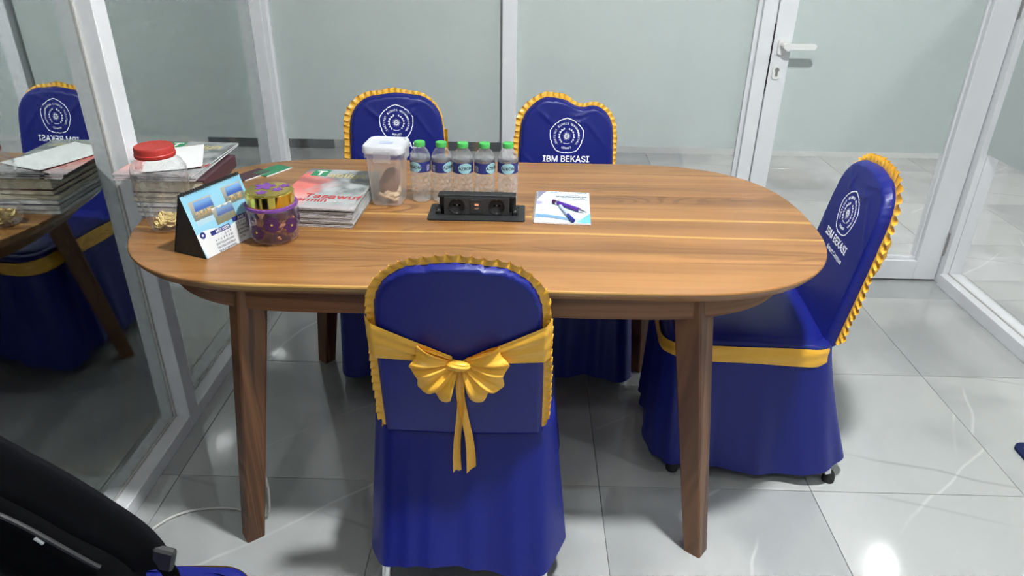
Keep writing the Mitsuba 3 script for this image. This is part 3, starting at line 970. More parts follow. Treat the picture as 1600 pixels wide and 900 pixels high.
MW, MD, MH = 0.200, 0.297, 0.0033
_cv, _cuv = sheet_uv(MW, MD, MH + 0.0001)
MAG = {"pages": mikit.ply(bx(-MW / 2 + 0.0006, MW / 2 - 0.0006, -MD / 2 + 0.0006, MD / 2 - 0.0006, 0.0004, MH - 0.0004), "paper"),
       "under": mikit.ply(cat(bx(-MW / 2, MW / 2, -MD / 2, MD / 2, 0, 0.0004), bx(-MW / 2, -MW / 2 + 0.0006, -MD / 2, MD / 2, 0.0004, MH - 0.0004), bx(-MW / 2, MW / 2, -MD / 2, MD / 2, MH - 0.0004, MH)), "black_cover"),
       "front": mikit.ply(_cv, "mag_print", smooth=True, uv=_cuv),
       "mark": mikit.ply(bx(-MW * 0.27, -MW * 0.27 + 0.011, -MD / 2 - 0.0003, -MD / 2 + 0.002, 0.0005, MH - 0.0005), "ink"),
       "square": mikit.ply(mv(bx(0, 0.044, 0, 0.050, MH + 0.0001, MH + 0.0003), -MW / 2 + 0.018, MD / 2 - 0.060, 0), "green_print"),
       "T": mikit.ply(mv(text("T", 0.034, 0.0003, True), -MW / 2 + 0.040, MD / 2 - 0.052, MH + 0.0002), "paper"),
       "title": mikit.ply(mv(text("abligh", 0.027, 0.0003, True, False), -MW / 2 + 0.066, MD / 2 - 0.062, MH + 0.0001), "gold_print"),
       "head1": mikit.ply(mv(text("Tasawuf", 0.026, 0.0003, True, False), -MW / 2 + 0.060, -MD / 2 + 0.072, MH + 0.0002), "red_print"),
       "head2": mikit.ply(mv(text("cermin", 0.022, 0.0003, True, False), -MW / 2 + 0.030, -MD / 2 + 0.046, MH + 0.0002), "red_print"),
       "bar": mikit.ply(mv(text("jiwa tenang", 0.010, 0.0003, True, False), -MW / 2 + 0.128, -MD / 2 + 0.048, MH + 0.0002), "pale_print")}


def magazine(x, y, z, deg, label, group, printed=False):
    t = thing("magazine", label, "magazine", group)
    M = W(x, y, z, deg)
    put(t, "pages", MAG["pages"], None, to_world=M)
    c = put(t, "cover", MAG["under"], None, to_world=M)
    put(t, "edge_mark", MAG["mark"], None, to_world=M)
    put(c, "front", MAG["front"], None, to_world=M)
    if printed:
        for k, nm in (("square", "title_box"), ("T", "lettering"), ("title", "lettering"), ("head1", "lettering"), ("head2", "lettering"), ("bar", "lettering")):
            put(c, nm, MAG[k], None, to_world=M)
    return t


for i, (dx, dy, dg, lb) in enumerate(((0.0, -0.004, 1.5, "dark magazine just above the thick book behind the jar"), (0.004, 0.002, 0.5, "dark magazine in the middle of three on the book stack behind the jar"),
                                      (0.0, 0.004, -1.5, "dark magazine on top of the book stack, half under a white sheet"))):
    magazine(-0.907 + dx, 1.806 + dy, z, dg, lb, "magazines on the book stack", i == 2)
    z += MH + 0.0009
sh, suv = sheet_uv(0.140, 0.215, 0.0)
v = sh.vertices.copy()
sh.vertices = v + np.c_[0 * v[:, 0], 0 * v[:, 0], 0.0012 + 0.0030 * np.clip(v[:, 0] / 0.07, 0, 1) ** 2 + 0.002 * np.clip(-v[:, 1] / 0.1, 0, 1) ** 2]
k = put(None, "paper_sheet", xf(sh, np.array(T().translate([-0.912, 1.795, z]).rotate([0, 0, 1], 21).matrix, float).reshape(4, 4)), "paper", smooth=True)
tag(k, "white paper sheet lying on top of the book stack", "paper")

# small brochures behind the gold jar
for (x, y, dg, c, lb) in ((-0.800, 2.005, 60, "maroon_cover", "maroon leaflet lying behind the gold-lidded jar"), (-0.752, 2.045, 62, "green_print", "green leaflet lying behind the gold-lidded jar")):
    t = thing("leaflet", lb, "leaflet")
    M = W(x, y, TB, dg)
    put(t, "sheet", bx(-0.05, 0.05, -0.028, 0.028, 0, 0.0025), c, to_world=M)
    put(t, "stripe", bx(-0.05, 0.05, -0.030, -0.0285, 0, 0.0025), "paper", to_world=M)

# desk calendar
t = thing("desk_calendar", "triangular desk calendar with light blue page standing at the table's left end", "calendar")
A = np.array([-0.698, 1.422, TB])
d = np.array([0.39, 0.92, 0]) / np.linalg.norm([0.39, 0.92, 0])
q = np.array([-d[1], d[0], 0])
CW, CB, CHT = 0.178, 0.096, 0.142
apex = A + q * CB / 2 + np.array([0, 0, CHT])
slope = apex - A
SL = np.linalg.norm(slope)
ev = slope / SL
nf = np.cross(d, ev)
MF = frame(A, d, ev, nf)                                   # page frame: x along the bottom edge, y up the page


def cal_fn(p, n, uv):
    u, v = uv.x, uv.y
    c = mix((0.22, 0.56, 0.78), (0.36, 0.68, 0.84), fbm(u * 3, v * 3, 0.0, 2))
    wave = 0.36 + 0.05 * dr.sin(u * 7 + 0.6) + 0.05 * smoothstep(0.4, 0.8, u)
    c = mix(c, (0.84, 0.85, 0.87), smoothstep(0.0, 0.012, wave - v) * smoothstep(0.012, 0.03, u + 0.1 * (v - 0.0)))
    c = mix(c, (0.70, 0.76, 0.80), smoothstep(0.01, 0.0, dr.abs(v - 0.60 - 0.10 * dr.sin(u * 5))) * 0.0)

    def photo(c, x0, y0, w, h, kind):
        a, b = (u - x0) / w, (v - y0) / h
        inn = dr.select((a > 0) & (a < 1) & (b > 0) & (b < 1), 1.0, 0.0)
        g = fbm(u * 60, v * 60, 3.0, 2)
        pc = mix((0.20, 0.22, 0.19), (0.52, 0.52, 0.48), smoothstep(0.1, 1.0, b) * 0.8 + 0.3 * (g - 0.5))
        tri = smoothstep(0.02, 0.0, dr.abs(a - 0.58) - 0.36 - 0.08 * (1 - b)) * smoothstep(0.42, 0.46, b) * smoothstep(0.94, 0.90, b)
        pc = mix(pc, mix((0.05, 0.13, 0.46), (0.20, 0.42, 0.75), smoothstep(0.5, 0.9, b)), tri * (1.0 if kind else 0.75))
        if kind:
            lt = smoothstep(0.50, 0.60, noise(u * 150, v * 34, 1.0)) * smoothstep(0.10, 0.16, b) * smoothstep(0.46, 0.40, b) * smoothstep(0.08, 0.12, a) * smoothstep(0.9, 0.85, a)
            pc = mix(pc, mix((0.55, 0.30, 0.10), (0.88, 0.72, 0.40), smoothstep(0.2, 0.5, b)), lt)
        else:
            pc = mix(pc, (0.80, 0.78, 0.70), smoothstep(0.90, 0.96, b + 0.05 * dr.sin(a * 20)))
            pc = mix(pc, (0.30, 0.26, 0.12), smoothstep(0.45, 0.3, b) * 0.5)
        return c * (1 - inn) + pc * inn
    c = mix(c, (0.62, 0.70, 0.73), dr.select((u > 0.08) & (u < 0.42) & (v > 0.50) & (v < 0.60), 0.5, 0.0))
    c = photo(c, 0.07, 0.58, 0.36, 0.30, 1)
    c = photo(c, 0.62, 0.62, 0.34, 0.29, 1)
    c = photo(c, 0.36, 0.40, 0.34, 0.27, 0)
    return c


proc_plast("calendar_print", cal_fn, 0.25)
pm, puv = sheet_uv(CW, SL - 0.006, 0.0)
pm = xf(mv(pm, CW / 2, (SL - 0.006) / 2, 0.0012), MF)
put(t, "page", pm, "calendar_print", smooth=True, uv=np.c_[puv[:, 0], puv[:, 1]], label="light blue page with three photos and two month tables")
brd = bx(0, CW, 0, SL, -0.002, 0.0009)
put(t, "front_board", xf(brd, MF), "black_card")
B0 = A + q * CB
sl2 = apex - B0
MB = frame(B0, d, sl2 / np.linalg.norm(sl2), -np.cross(d, sl2 / np.linalg.norm(sl2)))
put(t, "rear_board", xf(bx(0, CW, 0, SL - 0.001, -0.0005, 0.002), np.array(frame(B0, d, sl2 / np.linalg.norm(sl2), np.cross(sl2 / np.linalg.norm(sl2), d) * -1))), "black_card")
sd = Polygon([(0.002, 0.001), (CB - 0.002, 0.001), (CB / 2, CHT - 0.003)])
put(t, "base", xf(bx(0.0, CW, 0.003, CB - 0.003, 0.0, 0.0012), frame(A, d, q, (0, 0, 1))), "black_card")
put(t, "side_panel", xf(extr(sd, 0.001), frame(A + d * 0.001, q, (0, 0, 1), np.cross(q, (0, 0, 1)))), "black_card")
loops = []
for i in range(24):
    u = 0.008 + i * (CW - 0.016) / 23
    a = np.linspace(-0.3, np.pi * 1.5, 9)
    loops.append(tube([apex + d * (u - 0) + np.array([0, 0, 0.001]) + nf * 0.0045 * math.cos(x) + ev * (-0.0065 + 0.006 * math.sin(x)) for x in a], 0.0011, 5))
    loops[-1].apply_translation(A * 0)
put(t, "spiral_binding", cat(*loops), "black_plastic", smooth=40)
pr, hd = [], []
for mth, (u0, first, days) in enumerate(((0.205, 4, 31), (0.60, 0, 30))):
    mw = CW * 0.33
    hd.append(xf(mv(bx(0, mw * 0.98, 0, 0.010, 0.0014, 0.0018), u0 * CW, (0.275 if mth == 0 else 0.33) * SL), MF))
    for day in range(1, days + 1):
        c, r_ = (first + day - 1) % 7, (first + day - 1) // 7
        m = text(str(day), 0.0042, 0.0003, True)
        pr.append(xf(mv(m, u0 * CW + 0.006 + c * mw / 7.4, (0.225 if mth == 0 else 0.28) * SL - r_ * 0.0082, 0.0014), MF))
put(t, "date_print", cat(*pr), "ink", label="printed dates")
put(t, "month_bar", cat(*hd), "navy_ink")
put(t, "month_lettering", cat(*[xf(mv(text(s, 0.0062, 0.0003, True, False), u0 * CW + 0.014, vv * SL + 0.002, 0.0019), MF) for s, u0, vv in (("MEI 2025", 0.205, 0.275), ("JUNI 2025", 0.60, 0.33))]), "paper")
put(t, "printed_seal", xf(mv(extr(Point(0, 0).buffer(0.0075).difference(Point(0, 0).buffer(0.0030)), 0.0004), 0.085 * CW, 0.335 * SL, 0.0013), MF), "navy_ink")

# round jar with a gold lid and purple flowers
t = thing("cookie_jar", "round clear jar with shiny gold lid and painted purple flowers, before the magazines", "jar")
G = (-0.583, 1.547)
put(t, "body", mv(lathe([(0.0001, 0.003), (0.044, 0.002), (0.052, 0.006), (0.0555, 0.014), (0.0575, 0.04), (0.0580, 0.07), (0.0565, 0.085), (0.053, 0.088)], 64), *G, TB), "violet_glass", smooth=True)
put(t, "neck_ring", mv(lathe([(0.0545, 0.083), (0.0592, 0.084), (0.0598, 0.088), (0.0592, 0.091), (0.0545, 0.091)], 64), *G, TB), "purple", smooth=30, label="purple ring under the lid")
ld = put(t, "lid", mv(lathe([(0.050, 0.0), (0.0538, 0.0), (0.0542, 0.002), (0.0542, 0.026), (0.0530, 0.0285), (0.051, 0.0295), (0.046, 0.0300), (0.0001, 0.0302)], 80), *G, TB + 0.0915), "gold_metal", smooth=25, label="shiny gold lid")


def flower(R, n=5, inner=0.55):
    a = np.linspace(0, 2 * np.pi, 120)[:-1]
    r = R * (inner + (1 - inner) * np.abs(np.cos(n * a / 2)) ** 1.5)
    return Polygon(np.c_[r * np.cos(a), r * np.sin(a)])


fl = [((-0.016, 0.018), 0.025, 20), ((0.028, 0.026), 0.0125, 50), ((0.020, -0.002), 0.0130, 10), ((-0.010, -0.024), 0.0130, 35)]
for (cx, cy), R, dg in fl:
    put(ld, "flower", mv(extr(affinity.rotate(flower(R), dg), 0.0007), G[0] + cx, G[1] + cy, TB + 0.0915 + 0.0302), "purple")


def wrap(poly, Rj, a0, z0, off=0.0008):
    """Thin decal bent round the jar: polygon x along the circumference, y up."""
    m = tm(mfold(extr(poly, 0.0005)).refine_to_length(0.004))
    v = m.vertices
    a = a0 + v[:, 0] / Rj
    r = Rj + off + v[:, 2]
    return trimesh.Trimesh(np.c_[r * np.cos(a), r * np.sin(a), z0 + v[:, 1]], m.faces, process=False)


for a_deg, zc, R in ((-112, 0.036, 0.019), (-75, 0.056, 0.019), (-30, 0.046, 0.019), (15, 0.058, 0.017), (-155, 0.055, 0.018), (160, 0.035, 0.018), (110, 0.055, 0.018), (60, 0.036, 0.018)):
    f_ = put(t, "painted_flower", mv(wrap(flower(R, 8, 0.86), 0.0580, math.radians(a_deg), zc), *G, TB), "dark_purple", smooth=40, label="painted purple flower")
    put(f_, "flower_centre", mv(wrap(Point(0, 0).buffer(0.0026), 0.0580, math.radians(a_deg), zc, 0.0016), *G, TB), "yellow_dot")
k = put(None, "cookies", mv(flakes(150, 0.053, 0.008, 0.040, 0.0085, 6, 0.1, 0.4), *G, TB), "chip_brown", smooth=50)
tag(k, "brown crumbled snack inside the gold-lidded jar", "snack", kind="stuff")

# magazine pile
z = TB
NM = 14
ORD = ["", "second", "third", "fourth", "fifth", "sixth", "seventh", "eighth", "ninth", "tenth", "eleventh", "twelfth", "thirteenth", "fourteenth"]
for i in range(NM):
    dx, dy, dg = (rng.uniform(-0.0018, 0.0018), rng.uniform(-0.0018, 0.0018), rng.uniform(-0.5, 0.5)) if i < NM - 3 else ((0.0, 0.004, 1.5), (0.003, 0.0, 0.2), (0.002, -0.003, -3.0))[i - NM + 3]
    lb = "red and grey magazine with green title box, topmost of the pile on the table" if i == NM - 1 else f"white-edged magazine, {ORD[NM - 1 - i]} from the top of the pile on the table"
    magazine(-0.511 + dx, 1.770 + dy, z, -2.0 + dg, lb, "pile of magazines on the table", i == NM - 1)
    z += MH + 0.00025

# translucent food tub
t = thing("food_container", "tall translucent food tub with a clip-on lid between magazines and bottles", "container")
C0 = (-0.359, 1.810)
rows = []
for w, zz in ((0.020, 0.002), (0.074, 0.001), (0.080, 0.006), (0.083, 0.03), (0.093, 0.135), (0.095, 0.148)):
    o = rrect(w, w, min(0.016, w / 2.5), 8)
    rows.append(np.c_[[o.exterior.interpolate(s, normalized=True).coords[0] for s in np.linspace(0, 1, 80, endpoint=False)], np.full(80, zz)])
MC = W(C0[0], C0[1], TB, -4)
put(t, "body", gridw(np.array(rows)), "milky_plastic", smooth=50, to_world=MC)
rows = []
for w, zz in ((0.094, 0.143), (0.106, 0.143), (0.108, 0.146), (0.107, 0.158), (0.103, 0.162), (0.092, 0.162), (0.090, 0.159), (0.001, 0.159)):
    o = rrect(w, w, min(0.020, w / 2.5), 8)
    rows.append(np.c_[[o.exterior.interpolate(s, normalized=True).coords[0] for s in np.linspace(0, 1, 80, endpoint=False)], np.full(80, zz)])
l_ = put(t, "lid", gridw(np.array(rows)), "lid_milky", smooth=35, to_world=MC, label="pale bluish lid with a small blue tab")
put(l_, "label_tab", extr(rrect(0.036, 0.018, 0.003), 0.0008, 0.1592), "lid_blue", to_world=MC)
for a_ in range(4):
    cl = rot(bx(-0.022, 0.022, -0.0545, -0.0520, 0.122, 0.152, 0.001), [0, 0, 1], 90 * a_)
    put(t, "clip", cl, "milky_plastic", to_world=MC)
r = np.random.default_rng(4)
t2 = trimesh.creation.icosphere(3, 1.0)
t2.apply_scale([0.026, 0.007, 0.044])
t2.vertices += 0.004 * (meshkit.fbm(t2.vertices * 60, 3, 2)[:, None] - 0.5) * np.array([1, 2, 1])
t2 = mv(rot(t2, [0, 1, 0], 24), 0.006, -0.012, 0.058)
k = put(None, "snack_wrapper", t2, "wrapper", smooth=50, to_world=MC)
tag(k, "crumpled brown wrapper standing inside the food tub", "wrapper")
k = put(None, "crackers", flakes(26, 0.036, 0.004, 0.030, 0.013, 9, 0.3, 0.35), "cracker_tan", smooth=50, to_world=MC)
tag(k, "tan cracker pieces at the bottom of the food tub", "snack", kind="stuff")

# water bottles
BR = 0.0285
bprof = [(0.0001, 0.004), (0.016, 0.001), (0.0235, 0.0005), (0.0265, 0.004), (0.0272, 0.010), (0.0255, 0.020), (0.0262, 0.026), (0.0285, 0.032), (0.0275, 0.040), (0.0287, 0.047), (0.0275, 0.054), (0.0287, 0.061), (0.0275, 0.068),
         (0.0287, 0.079), (0.0280, 0.086), (0.0280, 0.117), (0.0287, 0.121), (0.0280, 0.128), (0.0255, 0.136), (0.0205, 0.145), (0.0150, 0.151), (0.0128, 0.154), (0.0128, 0.158)]


def resample(pr, n):
    p = np.array(pr)
    dd = np.r_[0, np.cumsum(np.linalg.norm(np.diff(p, axis=0), axis=1))]
    s = np.linspace(0, dd[-1], n)
    from scipy.interpolate import PchipInterpolator
    return np.c_[PchipInterpolator(dd, p[:, 0])(s), PchipInterpolator(dd, p[:, 1])(s)]


def bumpy(m, amp):
    v = m.vertices
    rr = np.hypot(v[:, 0], v[:, 1])
    a = np.arctan2(v[:, 1], v[:, 0])
    w = np.clip((v[:, 2] - 0.026) / 0.006, 0, 1) * np.clip((0.082 - v[:, 2]) / 0.006, 0, 1)
    b = amp * w * (np.abs(np.sin(a * 7 + v[:, 2] * 210)) - 0.5 + 0.6 * np.sin(a * 9 - v[:, 2] * 260))
    lobes = 0.0016 * np.clip(1 - np.abs(v[:, 2] - 0.012) / 0.012, 0, 1) * np.cos(5 * a)
    k = 1 + np.where(rr > 0.01, (b + lobes) / np.maximum(rr, 0.01), 0)
    m.vertices = np.c_[v[:, 0] * k, v[:, 1] * k, v[:, 2]]
    return m


bp = resample(bprof, 110)
shell = bumpy(lathe(bp, 72), 0.0015)
wp = [(max(r_ - 0.0007, 0.0001), z_ + 0.0007) for r_, z_ in bp if z_ < 0.128]
wp += [(wp[-1][0] * 0.9, wp[-1][1] + 0.0001), (0.0001, wp[-1][1] + 0.0001)]
water = bumpy(lathe(wp, 72), 0.0011)
if water.volume < 0:
    water.invert()
capp = [(0.0132, 0.0), (0.0152, 0.0), (0.0155, 0.002), (0.0155, 0.010), (0.0148, 0.0125), (0.0120, 0.0135), (0.0001, 0.0135)]
cap = lathe(capp, 60)
v = cap.vertices
rr = np.hypot(v[:, 0], v[:, 1])
kk = 1 + np.where((rr > 0.0145) & (v[:, 2] < 0.011), 0.012 * np.cos(30 * np.arctan2(v[:, 1], v[:, 0])), 0)
cap.vertices = np.c_[v[:, 0] * kk, v[:, 1] * kk, v[:, 2]]


def band(r0, z0, z1, a0, a1, n=60):
    a = np.linspace(a0, a1, n)
    return grid(np.stack([np.c_[r0 * np.cos(a), r0 * np.sin(a), np.full(n, z)] for z in np.linspace(z0, z1, 4)], 0))


LZ0, LZ1, LR = 0.0880, 0.1170, 0.0289
cyan = affinity.scale(Point(0, 0).buffer(1.0, quad_segs=16), 0.0205, 0.0150).intersection(sbox(-1, LZ0 - 0.1025 + 0.0003, 1, LZ1 - 0.1025 + 0.004))


def wrap2(m, a0, z0, R0):
    m = tm(mfold(m).refine_to_length(0.003)) if m.is_watertight else m
    v = m.vertices
    a = a0 + v[:, 0] / R0
    r_ = R0 + v[:, 2]
    return trimesh.Trimesh(np.c_[r_ * np.cos(a), r_ * np.sin(a), z0 + v[:, 1]], m.faces, process=False)


BT = {"shell": mikit.ply(shell, "thin_plastic", smooth=True), "water": mikit.ply(water, "water_thin", smooth=True), "cap": mikit.ply(mv(cap, 0, 0, 0.1555), "green_plastic", smooth=35),
      "navy": mikit.ply(band(LR, LZ0, LZ1, -np.pi, np.pi, 73), "label_navy", smooth=True),
      "cyan": mikit.ply(wrap2(extr(cyan, 0.0003), 0.0, 0.1025, LR + 0.0002), "label_cyan", smooth=30),
      "name": mikit.ply(wrap2(text("AZBOM", 0.0080, 0.0003, True), 0.0, 0.0990, LR + 0.0006), "ink"),
      "fine": mikit.ply(cat(*[wrap2(mv(bx(-0.006, 0.006, 0, 0.0007, 0, 0.0003), 0, 0.0030 * q_), a_, 0.092, LR + 0.0002) for q_ in range(6) for a_ in (1.45, 1.45 + math.pi)]), "white_print")}
names = ["first from the left, beside the food tub", "second from the left", "in the middle of the row", "fourth from the left", "at the right end of the row"]
for (x, y, fa, nm) in ((-0.2750, 1.827, -118, names[0]), (-0.2185, 1.826, -38, names[1]), (-0.1620, 1.822, -72, names[2]), (-0.1050, 1.824, -40, names[3]), (-0.0440, 1.828, -88, names[4])):
    t = thing("water_bottle", f"clear green-capped water bottle with navy label, {nm}", "bottle", "row of water bottles")
    M = W(x, y, TB, fa) @ T().scale([0.94, 0.94, 0.955])
    put(t, "shell", BT["shell"], None, to_world=M)
    put(t, "water", BT["water"], None, to_world=M)
    put(t, "cap", BT["cap"], None, to_world=M, label="green screw cap")
    lb = put(t, "label", BT["navy"], None, to_world=M)
    put(lb, "oval", BT["cyan"], None, to_world=M)
    put(lb, "lettering", BT["name"], None, to_world=M)
    put(lb, "fine_print", BT["fine"], None, to_world=M)

# pop-up power socket
t = thing("power_socket", "black pop-up power socket with two outlets set into the table top", "socket")
S = (-0.1195, 1.734)
pl = rrect(0.247, 0.112, 0.008).difference(sbox(-0.107, -0.022, 0.107, 0.040))
put(t, "plate", mv(extr(pl, 0.0035), S[0], S[1], TB), "black_plastic", smooth=30)
put(t, "well", mv(bx(-0.107, 0.107, -0.022, 0.040, 0.0, 0.0008), S[0], S[1], TB), "black_recess")
tilt = 5
fw, fh = 0.166, 0.043
body = m3.Manifold.cube([fw, 0.040, fh], False).translate([-fw / 2, 0, 0])
for sx in (-1, 1):
    body = body - m3.Manifold.cylinder(0.012, 0.0195, 0.0195, 48).rotate([-90, 0, 0]).translate([sx * 0.051, -0.001, fh / 2])
    for dx in (-0.0065, 0.0065):
        body = body - m3.Manifold.cylinder(0.02, 0.0028, 0.0028, 16).rotate([-90, 0, 0]).translate([sx * 0.051 + dx, 0.005, fh / 2])
Ms = np.array(T().translate([S[0], S[1] - 0.024, TB + 0.0048]).rotate([1, 0, 0], -tilt).matrix, float).reshape(4, 4)
put(t, "body", xf(tm(body), Ms), "black_plastic")
for sx in (-1, 1):
    rg = mv(rot(lathe([(0.0195, 0.0), (0.0215, 0.0), (0.0215, 0.0015), (0.0195, 0.0015), (0.0195, 0.0)], 40), [1, 0, 0], 90), sx * 0.051, 0.0002, fh / 2)
    o = put(t, "outlet", xf(rg, Ms), "black_recess", smooth=30, label="round two-pin outlet")
    for sz in (-1, 1):
        put(o, "earth_clip", xf(bx(sx * 0.051 - 0.002, sx * 0.051 + 0.002, 0.001, 0.010, fh / 2 + sz * 0.0185 - 0.001, fh / 2 + sz * 0.0185 + 0.001), Ms), "steel")
    put(o, "pin_screw", xf(mv(trimesh.creation.icosphere(2, 0.0016), sx * 0.051, 0.0105, fh / 2 + 0.001), Ms), "chrome", smooth=True)
u = put(t, "usb_module", xf(bx(-0.0165, 0.0165, -0.002, 0.002, 0.004, fh - 0.003, 0.0006), Ms), "black_plastic")
for zz, hh in ((0.024, 0.006), (0.015, 0.0045)):
    put(u, "usb_port", xf(bx(-0.005, 0.005, -0.0026, -0.0018, zz, zz + hh), Ms), "usb_glow" if zz > 0.02 else "steel")
put(t, "lid_bar", xf(bx(-0.099, 0.099, 0.010, 0.046, fh - 0.001, fh + 0.006, 0.001), Ms), "black_plastic", label="flip-up top bar")
put(t, "lid_back", xf(bx(-0.099, 0.099, 0.040, 0.046, -0.0, fh), Ms), "black_plastic")
for sx in (-1, 1):
    b = put(t, "bracket", mv(bx(sx * 0.098 - 0.006, sx * 0.098 + 0.006, -0.018, 0.030, 0.0008, 0.012, 0.001), S[0], S[1], TB), "black_recess")
    put(b, "screw", mv(trimesh.creation.icosphere(2, 0.0022), S[0] + sx * 0.098, S[1] - 0.012, TB + 0.012), "chrome", smooth=True)


# notebook and pens
def note_fn(p, n, uv):
    u, v = uv.x, uv.y
    c = mi.Color3f(0.78, 0.87, 0.93)
    corner = smoothstep(0.02, 0.0, u * 1.3 + 1 - v - 0.33 + 0.1 * dr.sin(u * 9))
    c = mix(c, (0.30, 0.30, 0.42), corner)
    w1 = 0.13 + 0.05 * dr.sin(u * 4.2 + 1.2)
    c = mix(c, (0.20, 0.42, 0.72), smoothstep(0.055, 0.045, dr.abs(v - w1)) * smoothstep(0.95, 0.5, u))
    c = mix(c, (0.30, 0.33, 0.42), smoothstep(0.018, 0.008, dr.abs(v - w1 + 0.03)) * smoothstep(0.75, 0.4, u) * smoothstep(0.1, 0.3, u))
    c = mix(c, (0.20, 0.62, 0.90), smoothstep(0.0, 0.02, 0.30 * smoothstep(0.70, 1.05, u) - v + 0.02) * smoothstep(0.65, 0.85, u))
    dot = dr.sqrt(dr.square(u - 0.04) + dr.square((v - 0.60) * 1.6))
    return mix(c, (0.50, 0.46, 0.75), smoothstep(0.085, 0.075, dot))


proc_plast("notebook_print", note_fn, 0.25)
t = thing("notebook", "white and light blue spiral notebook lying right of the power socket", "notebook")
NW, ND = 0.143, 0.226
MN = W(0.103, 1.782, TB, -3.0)
put(t, "pages", bx(-NW / 2, NW / 2, -ND / 2, ND / 2, 0.0, 0.0052, 0.0006), "paper", to_world=MN)
nm_, nuv = sheet_uv(NW, ND, 0.0056)
put(t, "cover", nm_, "notebook_print", smooth=True, uv=nuv, to_world=MN)
put(t, "lettering", mv(text("WORKSHOP", 0.0105, 0.0003, True), 0.022, 0.068, 0.0057), "ink", to_world=MN)
put(t, "fine_print", cat(*[bx(x0, x1, y0, y0 + 0.0015, 0.0056, 0.0059) for x0, x1, y0 in ((0.0, 0.045, 0.086), (-0.035, 0.01, 0.104), (0.038, 0.066, 0.104), (0.0, 0.06, 0.058), (0.02, 0.066, 0.051))]), "navy_ink", to_world=MN)
put(t, "spiral_binding", cat(*[tube([(-NW / 2 + 0.004 * math.cos(a), y_, 0.003 + 0.0042 * math.sin(a)) for a in np.linspace(-0.4, 3.6, 9)], 0.0006, 5) for y_ in np.linspace(-ND / 2 + 0.01, ND / 2 - 0.01, 30)]), "cable_white", smooth=40, to_world=MN)
PZ = TB + 0.0056


def pen(name, label, a, b, parts):
    a, b = np.array(a), np.array(b)
    t = thing("ballpoint_pen", label, "pen")
    d_ = b - a
    for nm2, m_, s0, s1, r0, r1 in parts:
        pth = [a + d_ * s for s in np.linspace(s0, s1, 6)]
        put(t, nm2, tube(pth, np.linspace(r0, r1, 6), 16), m_, smooth=40)
    return t


pz = PZ + 0.0058
k1 = pen("p", "dark purple ballpoint pen with silver tip on the notebook", (0.078, 1.802, pz), (0.161, 1.726, pz), [("cap", "dark_purple", 0.0, 0.10, 0.0055, 0.0058), ("band", "chrome", 0.10, 0.15, 0.0056, 0.0056), ("barrel", "pen_purple", 0.15, 0.80, 0.0056, 0.0055), ("tip", "chrome", 0.80, 1.0, 0.0050, 0.0012)])
k2 = pen("p", "pale blue pen with a dark blue end, crossing under the purple pen", (0.096, 1.772, PZ + 0.0052), (0.124, 1.668, PZ + 0.0052), [("barrel", "pen_pale", 0.0, 0.62, 0.0042, 0.0045), ("grip", "pen_blue", 0.62, 0.9, 0.0045, 0.0045), ("end", "pen_blue", 0.88, 1.0, 0.0052, 0.0050)])

# ------------------------------------------------------------------ floor things
cp = spline([(-0.99, 1.20, 0.006), (-0.955, 1.335, 0.004), (-0.90, 1.405, 0.004), (-0.815, 1.430, 0.004), (-0.74, 1.425, 0.004), (-0.690, 1.405, 0.004), (-0.664, 1.398, 0.014), (-0.651, 1.400, 0.061), (-0.648, 1.402, 0.124), (-0.660, 1.410, 0.180), (-0.675, 1.425, 0.26), (-0.660, 1.435, 0.40), (-0.61, 1.44, 0.60), (-0.59, 1.45, 0.70)], 140)
k = put(None, "power_cable", tube(cp, 0.0038, 10), "cable_white", smooth=40)
tag(k, "white cable running over the floor and up the front left table leg", "cable")
put(k, "cable_clip", bx(-0.966, -0.944, 1.318, 1.336, 0.0, 0.010, 0.001), "cable_white")

t = thing("floor_mat", "corner of a navy mat with gold lines on the floor at the right edge", "mat")
P0 = affinity.translate(affinity.rotate(rrect(0.30, 0.42, 0.03), 0), 1.672, 1.575)
put(t, "base", extr(P0, 0.010), "mat_navy", smooth=30)
put(t, "gold_line", extr(P0.buffer(-0.022).difference(P0.buffer(-0.029)), 0.0008, 0.010), "mat_gold")
put(t, "field", extr(P0.buffer(-0.032), 0.0006, 0.010), "mat_brown")

# ------------------------------------------------------------------ backpack on the near chair
t = thing("backpack", "black backpack slumped on the chair in the bottom left corner", "bag")


def rbox(w, d, h, r, n=3):
    s = m3.Manifold.sphere(r, 24)
    return m3.Manifold.batch_hull([s.translate([sx * (w / 2 - r), sy * (d / 2 - r), sz * (h / 2 - r)]) for sx in (-1, 1) for sy in (-1, 1) for sz in (-1, 1)])


def blob(poly, y0, y1, r, step=0.012):
    """Rounded slab: a polygon of the xz plane given thickness along y."""
    sp = m3.Manifold.sphere(r, 20)
    P = np.array(Polygon(poly).convex_hull.buffer(-r).exterior.coords)[:-1]
    return tm(m3.Manifold.batch_hull([sp.translate([x, y, z]) for x, z in P for y in (y0 + r, y1 - r)]).refine_to_length(step))


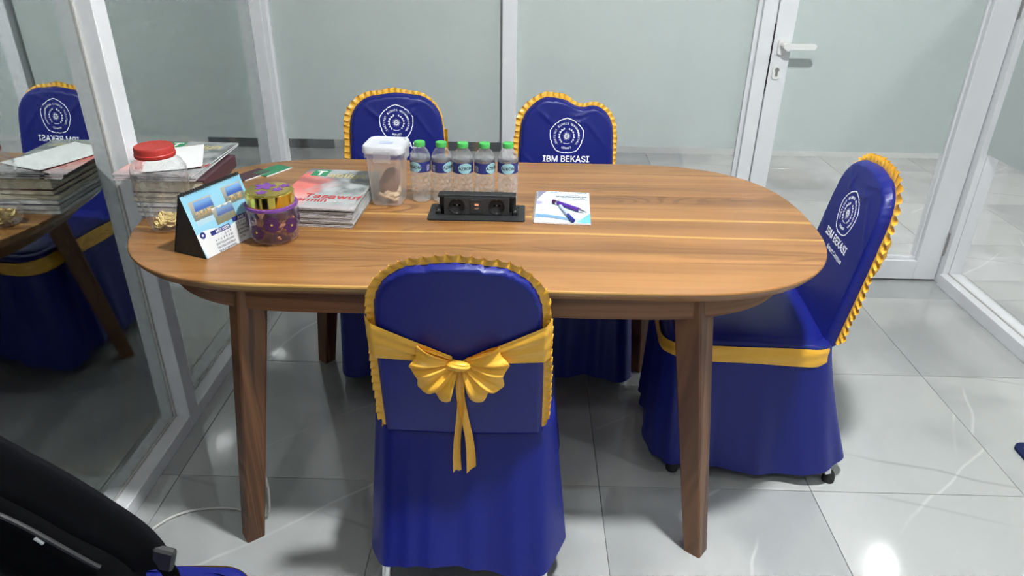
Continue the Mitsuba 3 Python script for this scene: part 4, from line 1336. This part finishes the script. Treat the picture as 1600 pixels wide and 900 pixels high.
bm = blob([(-0.542, 0.590), (-0.552, 0.655), (-0.68, 0.785), (-0.78, 0.87), (-0.90, 0.87), (-0.925, 0.62), (-0.86, 0.474), (-0.575, 0.474)], 0.665, 0.765, 0.03)
bm.vertices = bm.vertices + (bm.vertices[:, 2:] > 0.50) * 0.012 * (meshkit.fbm(bm.vertices * 11, 3, 4)[:, None] - 0.5) * np.array([1, 1, 1])
put(t, "body", bm, "nylon", smooth=50)
pk = blob([(-0.62, 0.50), (-0.63, 0.60), (-0.72, 0.69), (-0.86, 0.69), (-0.87, 0.50)], 0.640, 0.72, 0.025)
put(t, "front_pocket", pk, "nylon", smooth=50)
SC = spline([(-0.80, 0.665, 0.925), (-0.73, 0.645, 0.915), (-0.644, 0.640, 0.878), (-0.609, 0.640, 0.848), (-0.560, 0.640, 0.808), (-0.516, 0.640, 0.766), (-0.487, 0.640, 0.739), (-0.4706, 0.640, 0.7155), (-0.4635, 0.640, 0.689)], 60)


def strap(path, width, th, up):
    p = np.asarray(path)
    t_ = np.gradient(p, axis=0)
    t_ /= np.linalg.norm(t_, axis=1, keepdims=True)
    nrm = np.array(up, float)
    b = np.cross(nrm, t_)
    b /= np.linalg.norm(b, axis=1, keepdims=True)
    nn_ = np.cross(t_, b)
    w = np.broadcast_to(width, (len(p),))
    sec = np.array(rrect(1.0, 1.0, 0.3, 5).exterior.coords)[:-1]
    rows = [p + b * (w * a_)[:, None] + nn_ * (th * c_) for a_, c_ in sec]
    g = gridw(np.stack(rows, 1))
    n_ = len(sec)
    v = np.vstack([g.vertices, p[0], p[-1]])
    cols = n_ + 1
    f = [[len(v) - 2, j + 1, j] for j in range(n_)] + [[len(v) - 1, (len(p) - 1) * cols + j, (len(p) - 1) * cols + j + 1] for j in range(n_)]
    return trimesh.Trimesh(v, np.vstack([g.faces, f]), process=False)


st = put(t, "shoulder_strap", strap(SC, 0.062 - 0.014 * np.clip(np.linspace(-3, 1, 60), 0, 1), 0.016, (0.15, -1, 0.3)), "nylon_web", smooth=50, label="padded shoulder strap")
put(st, "buckle", xf(bx(-0.014, 0.014, -0.006, 0.006, -0.018, 0.018, 0.003), np.array(T().translate([-0.446, 0.640, 0.703]).rotate([0, 1, 0], 18).matrix, float).reshape(4, 4)), "black_plastic", smooth=30, label="strap buckle")
put(st, "webbing", strap(spline([(-0.462, 0.640, 0.700), (-0.448, 0.640, 0.690), (-0.444, 0.642, 0.674), (-0.460, 0.650, 0.640), (-0.545, 0.690, 0.58)], 24), 0.022, 0.003, (0.1, -1, 0.2)), "nylon_web", smooth=40)
zp = put(t, "zip", tube(spline([(-0.86, 0.664, 0.80), (-0.76, 0.662, 0.785), (-0.660, 0.660, 0.752), (-0.60, 0.662, 0.700), (-0.556, 0.668, 0.650)], 40), 0.0035, 8), "black_plastic", smooth=40)
put(zp, "pull", xf(bx(-0.002, 0.002, -0.002, 0.002, -0.010, 0.004, 0.0006), np.array(T().translate([-0.615, 0.656, 0.712]).rotate([0, 1, 0], -40).matrix, float).reshape(4, 4)), "chrome")
put(t, "piping", tube(spline([(-0.88, 0.655, 0.70), (-0.78, 0.641, 0.695), (-0.72, 0.640, 0.685), (-0.64, 0.640, 0.605), (-0.622, 0.640, 0.52)], 40), 0.003, 8), "nylon_web", smooth=40)
